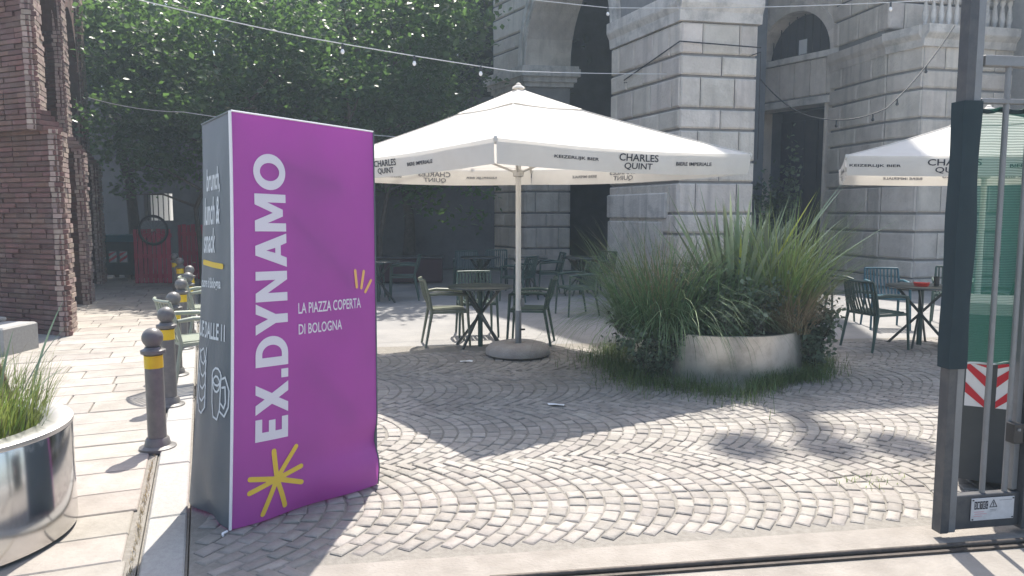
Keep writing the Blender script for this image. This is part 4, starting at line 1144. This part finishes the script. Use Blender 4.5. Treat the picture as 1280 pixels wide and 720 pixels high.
PC = (2.12, 7.80); PR = .84
pl = thing('round_planter', (*PC, 0), 'low round dull steel planter full of tall grasses, in front of the stone pier', 'planter')
MB().lathe((*PC, -.01), [(PR, 0), (PR, .455), (PR - .012, .462), (PR - .03, .455), (PR - .03, .40)], 72, True, False).build('drum', M['steel_dull'], pl, True)
MB().lathe((*PC, 0), [(PR - .031, .392), (.3, .44), (.02, .46)], 40, False, True).build('soil', M['soil'], pl, True)

# flax: every strap leaf a part
fx = thing('flax_plant', (2.25, 7.72, .43), 'spiky flax with long strap leaves in the middle of the round planter', 'plant')
def strap(base, az, ln, lean, w_, material, parent, curl=.6, tw=0.0):
    segs = 8; mbx = MB(); p = Vector(base); vs = []; fs = []
    c, s_ = math.cos(az), math.sin(az); side = Vector((-s_, c, 0))
    for j in range(segs + 1):
        t = j / segs; ww = w_ * (.55 + .45 * min(1, t * 4)) * (1 - t ** 3) if j < segs else .001
        an = lean * (.85 + curl * t ** 1.6); d = Vector((c * math.sin(an), s_ * math.sin(an), math.cos(an)))
        sd_ = (side * math.cos(tw * t) + d.cross(side) * math.sin(tw * t)).normalized(); up = d.cross(sd_)
        vs += [p + sd_ * ww / 2 + up * ww * .18, p, p - sd_ * ww / 2 + up * ww * .18]
        p = p + d * (ln / segs)
    for j in range(segs):
        a = j * 3; fs += [(a, a + 1, a + 4, a + 3), (a + 1, a + 2, a + 5, a + 4)]
    mbx.add(vs, fs); return mbx.build('leaf', material, parent, True)
rl = random.Random(5)
for k in range(96):
    az = rl.uniform(0, 6.283); q = rl.uniform(.02, .20)
    cx_, cy_ = (2.28, 7.72) if k % 3 else (2.62, 7.82)
    ln = rl.uniform(.95, 1.48) * (1.0 if k % 3 else .95); le = rl.uniform(.06, .62)
    strap((cx_ + q * math.cos(az), cy_ + q * math.sin(az), .42), az, ln, le, rl.uniform(.042, .070), M['flax'], fx, rl.uniform(.3, .9), rl.uniform(-.5, .5))
for az, ln, le, cu in ((R(186), 1.58, .52, .06), (R(190), 1.40, .76, .08), (R(178), 1.35, .84, .1), (R(200), 1.30, .66, .1), (R(170), 1.52, .25, .1), (R(-4), 1.72, .56, .30), (R(8), 1.75, .62, .35), (R(-10), 1.75, .95, .25), (R(4), 1.42, .30, .2), (R(175), 1.45, .36, .1), (R(20), 1.60, .85, .3), (R(-15), 1.45, .72, .4), (R(195), 1.1, .9, .3)):
    strap((2.30 + .1 * math.cos(az), 7.62 + .1 * math.sin(az), .42), az, ln, le, .062, M['flax'], fx, cu, rl.uniform(-.3, .3))
for az, ln, le in ((R(190), .98, .42), (R(250), .98, .10), (R(14), 1.62, .60)):
    o = strap((2.26, 7.50, .42), az, ln, le, .05, M['flax_sunlit'], fx, .15); o['label'] = 'leaf coloured bright yellow as if sunlit'
# fountain grasses
f1 = thing('fountain_grass', (1.45, 7.6, .42), 'drooping dark green grass clump spilling over the left side of the round planter', 'plant', 'grass clumps in the round planter')
blade_obj('blades', f1, M['fountain'], 1500, disc(1.50, 7.56, .44, .38), 1.22, (.55, 2.35), .0115, 61, 6, .9)
blade_obj('dry_blades', f1, M['dry'], 420, disc(1.55, 7.72, .36, .42), 1.15, (.5, 1.35), .0065, 62, 6, .7)
f2 = thing('fountain_grass', (2.72, 7.65, .42), 'grass clump coloured sunlit yellow green on the right side of the round planter', 'plant', 'grass clumps in the round planter')
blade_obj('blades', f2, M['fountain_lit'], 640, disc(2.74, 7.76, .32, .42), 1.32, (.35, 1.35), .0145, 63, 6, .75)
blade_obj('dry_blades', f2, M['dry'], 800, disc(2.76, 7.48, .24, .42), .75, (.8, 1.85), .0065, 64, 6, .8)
f3 = thing('fountain_grass', (2.05, 7.6, .42), 'upright dark grass clump between the flax and the drooping grass', 'plant', 'grass clumps in the round planter')
blade_obj('blades', f3, M['fountain'], 560, disc(2.05, 7.55, .40, .42), .80, (.15, .95), .011, 65, 5, .7)
# leafy shrubs
def shrub(name, loc, r, n, size, material, seed, label, stems=7):
    t = thing(name, loc, label, 'plant'); g = np.random.default_rng(seed)
    mb = MB(); cc = []
    for k in range(stems):
        a = g.uniform(0, 6.28); q = g.uniform(.3, 1); tip = Vector(loc) + Vector((r[0] * q * math.cos(a), r[1] * q * math.sin(a), r[2] * g.uniform(.6, 1.05)))
        m_ = Vector(loc).lerp(tip, .5) + Vector((0, 0, r[2] * .12)); mb.tube([loc, m_, tip], [.007, .005, .002], 5)
        for f in np.linspace(.25, 1, 7): cc.append(np.array(Vector(loc).lerp(m_, f * 2) if f < .5 else m_.lerp(tip, f * 2 - 1)))
    mb.build('stems', M['bark'], t)
    V, F = leaf_cards(cc, max(1, n // len(cc)), (r[0] * .16, r[1] * .16, r[2] * .14), size, seed, .3, .1); V -= np.array(loc)
    link('leaves', np_mesh('leaves', V, F), t, material); return t
shrub('leafy_shrub', (2.05, 7.20, .42), (.62, .26, .55), 2200, .055, M['shrub'], 71, 'grey green shrub low at the front of the round planter', 12)
shrub('silver_herb', (2.02, 7.10, .42), (.16, .10, .36), 150, .055, M['herb'], 72, 'pale silvery herb leaning over the front rim of the round planter', 6)
shrub('silver_herb', (2.34, 7.10, .42), (.16, .08, .36), 110, .05, M['herb'], 73, 'second pale herb, right of the other at the planter rim', 5)
shrub('leafy_shrub', (2.98, 7.42, .0), (.28, .25, .62), 900, .06, M['shrub'], 74, 'dark bush standing against the right side of the round planter', 9)
shrub('leafy_shrub', (1.30, 7.22, .0), (.46, .32, .50), 1500, .05, M['shrub'], 75, 'dark bush low against the left side of the round planter', 14)
shrub('climbing_shrub', (6.6, 19.0, 0), (.55, .45, 2.6), 1400, .12, M['shrub'], 76, 'dark leafy plant growing in the shaded doorway', 10)
# grass growing round the foot of the planter
def ringbase(g):
    a = g.uniform(0, 6.283); q = PR + .02 + abs(g.normal(0, .13)) + (.10 if math.sin(a) < 0 else 0) * g.random()
    q *= 1 + .10 * math.sin(a * 3 + 1) + .06 * math.sin(a * 7)
    if math.cos(a) < 0: q += abs(g.normal(0, .22))
    return PC[0] + q * math.cos(a), PC[1] + q * math.sin(a), .0, g.uniform(0, 6.283)
gr = blade_obj('grass', None, M['grass'], 7500, ringbase, .18, (.2, 1.5), .006, 81, 3, .9)
tag(gr, 'green grass growing on the cobbles round the foot of the planter', 'grass', kind='stuff')

# left planter of polished steel
LC = (-2.80, 3.56); LR = .60; LH = .54
lp = thing('round_planter', (*LC, 0), 'polished steel planter cut off by the left edge of the picture', 'planter')
MB().lathe((*LC, .022), [(LR - .006, 0), (LR, .004), (LR, LH - .03), (LR - .002, LH - .026)], 96, True, False).build('drum', M['steel'], lp, True)
MB().lathe((*LC, 0), [(LR - .05, 0), (LR - .05, .024)], 48).build('foot_ring', M['rubber'], lp, True)
MB().lathe((*LC, .022), [(LR - .001, LH - .027), (LR + .004, LH - .022), (LR + .004, LH - .002), (LR, LH), (LR - .125, LH), (LR - .13, LH - .004), (LR - .13, LH - .07)], 96, False, False).build('rim', M['steel_rim'], lp, True)
MB().lathe((*LC, .02), [(LR - .131, LH - .09), (.2, LH - .06), (.02, LH - .05)], 40, False, True).build('soil', M['soil'], lp, True)
g1 = thing('grass_clump', (LC[0], LC[1], .46), 'fresh green grass growing in the polished steel planter', 'plant')
blade_obj('blades', g1, M['grass_fresh'], 1700, disc(LC[0], LC[1] + .05, .45, .46), .40, (.15, .9), .0075, 82, 4, .8)
blade_obj('low_leaves', g1, M['shrub'], 900, disc(LC[0] + .1, LC[1], .40, .47), .13, (.4, 1.5), .010, 83, 3, .9)
blade_obj('dry_blades', g1, M['dry'], 160, disc(LC[0], LC[1] + .05, .36, .46), .55, (.1, .8), .004, 84, 5, .7)
for az, ln, le, bx, by in ((R(60), .72, .30, -2.52, 3.82), (R(35), .62, .42, -2.58, 3.78), (R(20), .50, .62, -2.56, 3.70), (R(80), .55, .25, -2.65, 3.80)):
    strap((bx, by, .46), az, ln, le, .020, M['flax'], g1, 1.0, .4)
hose = []
for k in range(15):
    t = k / 14 * math.pi; hose.append((-2.90 + .22 * math.cos(t) * -1, 3.99, .45 + .50 * math.sin(t)))
tag(MB().tube(hose, .014, 8).build('bent_rod', M['pipe'], None, True), 'brown rod bent into a hoop in the polished steel planter', 'rod')

# stone block by the brick wall
sbk = thing('stone_bench', (-5.75, 8.5, 0), 'pale grey stone block on the footway before the brick wall', 'bench')
MB().box((-6.08, 8.62, .15), (.95, .55, .34), R(-4), .02).build('seat_block', M['kerb'], sbk)
MB().box((-6.35, 8.72, .345), (.72, .42, .05), R(-4), .012).build('seat_slab', M['kerb'], sbk)

# weeds along the kerb
def kerb_weed(g):
    s_ = g.uniform(-.6, 5.0); p = st(s_, -.232 + g.normal(0, .006)); return p.x, p.y, -.01, g.uniform(0, 6.28)
o = blade_obj('weeds', None, M['dry'], 700, kerb_weed, .022, (.4, 1.4), .004, 85, 2, .8); tag(o, 'tiny dry weeds in the joint along the kerb', 'weeds', kind='stuff')
def gate_weed(g):
    p = ev(3.0 + g.normal(0, .13), .62 + g.normal(0, .07)); return p.x, p.y, 0, g.uniform(0, 6.28)
o = blade_obj('grass_tuft', None, M['grass_fresh'], 50, gate_weed, .045, (.3, 1.3), .005, 86, 3, .9); tag(o, 'small tuft of yellow green grass behind the gate', 'grass', kind='stuff')

# ================================================================== GATE AT THE RIGHT
G0 = Vector((2.09, 3.61)); GD = Vector((.985, .172)).normalized(); GN = Vector((GD.y, -GD.x))
gt = thing('sliding_gate', (G0.x, G0.y, 0), 'grey steel bar gate half covered with green netting', 'gate')
def gp(a, o_, z): p = G0 + GD * a + GN * o_; return (p.x, p.y, z)
gz = math.atan2(GD.y, GD.x)
def gbx(a0, a1, z0, z1, th, name, material, off=0.0, bev=.004):
    p = gp((a0 + a1) / 2, off, 0); return MB().box((p[0], p[1], (z0 + z1) / 2), (a1 - a0, th, z1 - z0), gz, bev).build(name, material, gt)
ZB = .03
gbx(0, .044, ZB, 3.1, .06, 'post', M['gate_dark'], .0)
gbx(.046, .082, ZB + .003, 3.1, .05, 'post', M['gate'], .004)
gbx(.084, .44, ZB + .012, ZB + .185, .045, 'bottom_rail', M['gate_dark'])
gbx(.10, 2.2, 2.275, 2.325, .045, 'top_rail', M['gate']); gbx(.10, 2.2, 2.105, 2.13, .03, 'middle_rail', M['gate'])
for k, a in enumerate((.245, .372, .50, .63, .76)):
    MB().tube([gp(a, .0, ZB + .18), gp(a, .0, 2.30)], .0135, 10).build('bar', M['gate'], gt, True)
gbx(.405, .435, ZB + .19, 2.27, .03, 'inner_post', M['gate'], -.006)
gbx(.44, .53, ZB, 3.1, .09, 'post', M['gate_dark'], .0)
gbx(.54, 1.4, ZB + .012, ZB + .185, .045, 'bottom_rail', M['gate_dark'])
lk = gbx(.345, .395, .475, .575, .05, 'lock', M['lock'], .04)
MB().lathe(gp(.37, .066, .54), [(.008, 0), (.008, .012)], 10).build('keyhole', M['gate'], lk)
# sign plate
plt = gbx(.165, .405, ZB + .055, ZB + .168, .004, 'sign_plate', M['plate'], .028, .001)
def onplate(x, y, z): return gp(.165 + x, .0312, ZB + .055 + y)
for i, ch in enumerate('DITEC'):
    x0 = .016 + i * .0155
    mbp = MB(); q = [onplate(x0, .058, 0), onplate(x0 + .0135, .058, 0), onplate(x0 + .0135, .098, 0), onplate(x0, .098, 0)]
    mbp.add(q, [(0, 1, 2, 3)]).build('letter_ground', M['print_dark'], plt)
    bm = fit_text(ch, x0 + .003, x0 + .0105, .065, .091, bold=.02); lay(bm, lambda x, y, z: Vector(onplate(x, y, z)) + Vector((GN.x, GN.y, 0)) * .0008, 'lettering', M['plate'], plt)
bm = strokes([[(.102, .066), (.142, .066), (.122, .102), (.102, .066)], [(.122, .076), (.122, .09)], [(.122, .0705), (.122, .0715)]], .004); lay(bm, onplate, 'warning_triangle', M['print_dark'], plt)
bm = strokes([[(.016, .045), (.07, .045)], [(.02, .034), (.085, .034)], [(.016, .023), (.06, .023)]], .0045); lay(bm, onplate, 'small_print', M['plate_pink'], plt)
bm = strokes([[(.105, .052), (.14, .052)], [(.105, .045), (.138, .045)], [(.155, .098), (.225, .098)]], .0022); lay(bm, onplate, 'small_print', M['print_faint'], plt)
for x, y in ((.008, .008), (.232, .008), (.008, .105), (.232, .105)):
    MB().lathe((0, 0, 0), [(.004, 0), (.003, .002)], 8); p = onplate(x, y, 0); MB().box((p[0] + GN.x * .001, p[1] + GN.y * .001, p[2]), (.007, .003, .007), gz, .001).build('screw', M['lock'], plt)
# netting: pulled between the bars, doubled round the post
NZ0, NZ1 = .86, 2.10
mb = MB(); nu, nv = 60, 30; vs = []
for j in range(nv + 1):
    for i in range(nu + 1):
        a = .085 + 1.5 * i / nu; z_ = NZ0 + (NZ1 - NZ0) * j / nv
        sag = .030 * abs(math.sin(math.pi * (a - .10) / .145)) * (j / nv) ** 10
        o_ = .024 + .008 * math.sin(a * 23 + z_ * 3) + .006 * math.sin(z_ * 9 + a * 5)
        vs.append(gp(a, -o_, z_ - sag * .5 + (.012 * math.sin(a * 17) * (1 - j / nv) ** 6)))
mb.add(vs, [(j * (nu + 1) + i, j * (nu + 1) + i + 1, (j + 1) * (nu + 1) + i + 1, (j + 1) * (nu + 1) + i) for j in range(nv) for i in range(nu)])
mb.build('net', M['net'], gt, True)
mb = MB(); vs = []
loop = [(-.010, -.042), (-.012, .040), (.03, .044), (.062, .042), (.088, .036), (.094, -.03)]
for j in range(nv + 1):
    z_ = NZ0 - .008 + (NZ1 - NZ0 + .02) * j / nv
    for i, (a, o_) in enumerate(loop): vs.append(gp(a + .004 * math.sin(z_ * 7 + i) * (i > 2), o_ + .004 * math.sin(z_ * 11 + i), z_))
nl_ = len(loop)
mb.add(vs, [(j * nl_ + i, j * nl_ + i + 1, (j + 1) * nl_ + i + 1, (j + 1) * nl_ + i) for j in range(nv) for i in range(nl_ - 1)])
mb.build('net_fold', M['net_fold'], gt, True)
mb = MB(); vs = [gp(.10 + 1.5 * i / 60, -.03 + .004 * math.sin(i), NZ1 - .012 - .015 * abs(math.sin(math.pi * (1.5 * i / 60) / .145))) for i in range(61)]
mb.tube(vs, .011, 6).build('net_hem', M['net_fold'], gt, True)
mb = MB(); mb.tube([gp(.11 + 1.5 * i / 30, -.028, NZ0 + .006 * math.sin(i * 1.3)) for i in range(31)], .005, 6).build('net_hem', M['wire'], gt, True)

# wheeled bin behind the gate
BN = Vector((2.93, 4.40)); bz = R(-27)
bn = thing('wheeled_bin', (BN.x, BN.y, 0), 'dark grey wheeled bin with red and white stripes behind the gate', 'bin')
def bpnt(x, y, z): c_, s_ = math.cos(bz), math.sin(bz); return (BN.x + x * c_ - y * s_, BN.y + x * s_ + y * c_, z)
def frust(w0, d0, w1, d1, z0, z1, name, material):
    q = [(-1, -1), (1, -1), (1, 1), (-1, 1)]
    return MB().hexa([bpnt(a * w0 / 2, b * d0 / 2, z0) for a, b in q] + [bpnt(a * w1 / 2, b * d1 / 2, z1) for a, b in q]).build(name, material, bn)
frust(.50, .50, .62, .62, .06, .98, 'body', M['bin']); frust(.66, .66, .67, .67, .981, 1.03, 'rim', M['bin']); frust(.67, .67, .56, .56, 1.032, 1.09, 'lid', M['bin'])
for sx in (-1, 1):
    p = bpnt(sx * .235, .22, .085); MB().tube([bpnt(sx * .20, .28, .085), bpnt(sx * .27, .28, .085)], .085, 18).build('wheel', M['rubber'], bn, True)
MB().tube([bpnt(-.26, .36, 1.0), bpnt(.26, .36, 1.0)], .016, 8).build('handle', M['bin'], bn, True)
def bface(x, z, lift=.004): # front face point
    t = (z - .06) / .92; y = -(.25 + .06 * t) - lift; return bpnt(x, y, z)
for cx_, dirn in ((-.195, 1), (-.045, -1)):
    w_ = .048
    MB().add([bface(cx_ - w_, .50), bface(cx_ + w_, .50), bface(cx_ + w_, .76), bface(cx_ - w_, .76)], [(0, 1, 2, 3)]).build('reflective_plate', M['tape_white'], bn)
    for k, z_ in enumerate((.48, .62, .73)):
        pts = [(-w_, z_ + (.10 if dirn > 0 else 0)), (w_, z_ + (0 if dirn > 0 else .10)), (w_, z_ + (.06 if dirn > 0 else .16)), (-w_, z_ + (.16 if dirn > 0 else .06))]
        pts = [(x, max(.50, min(.76, z))) for x, z in pts]
        if max(p_[1] for p_ in pts) - min(p_[1] for p_ in pts) < .02: continue
        MB().add([bface(cx_ + x, z, .0065) for x, z in pts], [(0, 1, 2, 3)]).build('red_stripe', M['tape_red'], bn)

# ================================================================== FAR LEFT: WASTE CONTAINER, CRIMSON BOARDS, WHEEL
wc = thing('waste_container', (-9.35, 18.0, 0), 'dark waste container with blue lid and red and white chevrons under the trees', 'bin')
q = [(-9.80, 17.9), (-8.92, 17.9), (-8.92, 18.7), (-9.80, 18.7)]; qt = [(-9.86, 17.84), (-8.86, 17.84), (-8.86, 18.76), (-9.86, 18.76)]
MB().hexa([(x, y, .12) for x, y in q] + [(x, y, .90) for x, y in qt]).build('body', M['bin_green'], wc)
MB().hexa([(x, y, .902) for x, y in qt] + [(x * .98 - .19, y * .98 + .366, 1.06) for x, y in qt]).build('lid', M['bin_lid'], wc)
for x in (-9.7, -9.0):
    for y in (18.0, 18.6): MB().tube([(x - .03, y, .06), (x + .03, y, .06)], .06, 12).build('wheel', M['rubber'], wc, True)
for cx_ in (-9.64, -9.38, -9.13):
    MB().add([(cx_ - .09, 17.845, .42), (cx_ + .09, 17.845, .42), (cx_ + .09, 17.845, .68), (cx_ - .09, 17.845, .68)], [(0, 1, 2, 3)]).build('reflective_plate', M['tape_white'], wc)
    for z_ in (.42, .56):
        MB().add([(cx_ - .09, 17.84, z_), (cx_ + .09, 17.84, z_ + .12), (cx_ + .09, 17.84, min(z_ + .18, .68)), (cx_ - .09, 17.84, z_ + .07)], [(0, 1, 2, 3)]).build('red_stripe', M['tape_red'], wc)

def board_screen(x0, x1, y, h, label, n):
    t = thing('board_screen', ((x0 + x1) / 2, y, 0), label, 'fence', 'crimson pallet screens'); wd = (x1 - x0) / n
    for k in range(n):
        x = x0 + (k + .5) * wd; g_ = .012 if k % 2 else .035
        MB().box((x, y, h / 2 + .02 + random.uniform(-.01, .01)), (wd - g_, .022, h), 0, .003).build('board', M['magenta_board'], t)
    for z_ in (.18, .62, 1.08): MB().box(((x0 + x1) / 2, y + .035, min(z_, h - .06)), (x1 - x0, .045, .09), 0, .003).build('cross_board', M['magenta_board'], t)
    return t
board_screen(-8.42, -7.58, 16.9, 1.20, 'crimson board screen with a bicycle wheel before it', 8)
board_screen(-7.95, -7.10, 18.1, 1.28, 'second crimson board screen, right of and behind the one with the wheel', 8)
wh = thing('bicycle_wheel', (-7.93, 16.82, .88), 'black bicycle wheel hung on the crimson board screen', 'wheel')
wc_, wr = Vector((-7.93, 16.84, 1.20)), .32
ringp = lambda r_, n_=40: [wc_ + Vector((math.cos(2 * math.pi * k / n_) * r_, 0, math.sin(2 * math.pi * k / n_) * r_)) for k in range(n_ + 1)]
MB().tube(ringp(wr), .020, 8, False).build('tyre', M['rubber'], wh, True); MB().tube(ringp(wr - .03), .012, 8, False).build('rim', M['gate_dark'], wh, True)
MB().tube([wc_ + Vector((0, -.05, 0)), wc_ + Vector((0, .05, 0))], .025, 12).build('hub', M['steel_rim'], wh, True)
for k in range(18):
    a = 2 * math.pi * k / 18; MB().tube([wc_ + Vector((0, .03 * (-1) ** k, 0)), wc_ + Vector((math.cos(a) * (wr - .03), 0, math.sin(a) * (wr - .03)))], .0025, 4, False).build('spoke', M['gate'], wh)
# plants beside the far bollards
shrub('leafy_shrub', (-5.15, 13.6, 0), (.55, .5, .75), 900, .09, M['leaf'], 91, 'green bush behind the far bollards beside the totem', 9)
# low kerb-side wall under the trees by the tables
lw = thing('low_dark_chest', (-2.3, 17.4, 0), 'low dark red brown chest in the shade behind the tables', 'chest')
MB().box((-2.35, 17.4, .28), (1.5, .5, .54), R(4), .02).build('body', mat('dark_maroon_paint', (.05, .02, .025), rough=.7), lw); MB().box((-2.35, 17.4, .575), (1.56, .56, .045), R(4), .01).build('lid', M['gate_dark'], lw)

# ================================================================== STRING LIGHTS AND CABLES
def festoon(pts, material, bulbs, label, rad=.006, drop=.0, bmat='bulb', bulb_r=.028):
    p0 = Vector(pts[0]); t = thing('string_light', tuple(p0), label, 'string light', 'festoon cables')
    path = []
    for i in range(len(pts) - 1):
        a, b = Vector(pts[i]), Vector(pts[i + 1])
        for k in range(12): 
            f = k / 12; path.append(a.lerp(b, f) - Vector((0, 0, drop * 4 * f * (1 - f))))
    path.append(Vector(pts[-1]))
    MB().tube(path, rad, 6).build('cable', material, t, True)
    for f in bulbs:
        p = path[int(f * (len(path) - 1))]
        sk = MB().tube([p + Vector((0, 0, .0)), p + Vector((0, 0, -.07))], .016, 8).build('socket', M['bulb_dark'], t, True)
        r_ = bulb_r; MB().lathe((p.x, p.y, p.z - .07 - 2.3 * r_), [(.003, 0), (r_ * .7, r_ * .35), (r_, r_ * 1.0), (r_ * .8, r_ * 1.7), (.014, r_ * 2.3)], 12).build('bulb', M[bmat], sk, True)
    return t
festoon([(-6.6, 8.0, 4.40), (-4.4, 9, 4.05), (-2.66, 10, 3.83), (0.0, 11.2, 3.62), (2.9, 14.6, 4.18)], M['wire'], (.20, .55, .64, .72), 'pale festoon cable sloping over the totem to the stone pier', .007, .012)
festoon([(-4.6, 11.5, 5.35), (1.59, 13, 4.97), (6.73, 12, 4.84), (8.0, 11.6, 5.1)], M['wire'], (.12, .35, .62, .80), 'pale festoon cable running along the top of the picture', .007, .05)
festoon([(-7.66, 14, 3.66), (-5.94, 14, 3.40), (-1.5, 15.5, 3.05), (.8, 20.8, 3.9)], M['wire'], (.45, .62), 'pale cable low across the tree leaves', .007, .06)
festoon([(8.6, 15.2, 5.2), (7.0, 14.5, 3.52), (5.8, 14.9, 3.42), (4.70, 14.70, 4.10)], M['wire_dark'], (.14, .30, .40, .56), 'black festoon cable sagging across the right stone pier', .011, .12, 'bulb_dark', .03)
festoon([(2.35, 16.3, 4.35), (3.08, 14.33, 4.72), (4.66, 14.60, 4.66)], M['wire_dark'], (), 'black cable fixed round the corner of the middle stone pier', .012, .0)
festoon([(2.35, 16.3, 4.30), (4.66, 14.60, 4.58), (4.70, 14.72, 2.6)], M['wire_dark'], (.28,), 'thin black cable hanging before the middle stone pier', .009, .10, 'bulb')
# paper scraps on the ground
for x, y, lab in ((-.55, 8.0, 'white paper scrap on the cobbles left of the parasol base'), (.30, 6.15, 'white paper scrap on the shaded cobbles before the parasol'), (.9, 8.35, 'white paper scrap between the parasol base and the planter')):
    mb = MB(); vs = [(x + i * .045 + random.uniform(-.01, .01), y + j * .03, .006 + random.uniform(0, .012)) for j in range(3) for i in range(4)]
    mb.add(vs, [(j * 4 + i, j * 4 + i + 1, j * 4 + 5 + i, j * 4 + 4 + i) for j in range(2) for i in range(3)])
    tag(mb.build('paper_scrap', M['paper']), lab, 'paper', 'paper scraps')

# ================================================================== HAZE
hz = MB().box((0, 50, 8.7), (250, 230, 19.6)).build('haze', None); hz['kind'] = 'stuff'; hz['label'] = 'thin sunlit haze over the plaza'
hm = bpy.data.materials.new('haze'); hm.use_nodes = True; nt = hm.node_tree
for nd in list(nt.nodes):
    if nd.type != 'OUTPUT_MATERIAL': nt.nodes.remove(nd)
vol = nt.nodes.new('ShaderNodeVolumePrincipled'); vol.inputs['Density'].default_value = .0026; vol.inputs['Color'].default_value = (.70, .86, 1, 1); vol.inputs['Anisotropy'].default_value = .35
nt.links.new(vol.outputs[0], nt.nodes['Material Output'].inputs['Volume']); hz.data.materials.clear(); hz.data.materials.append(hm)
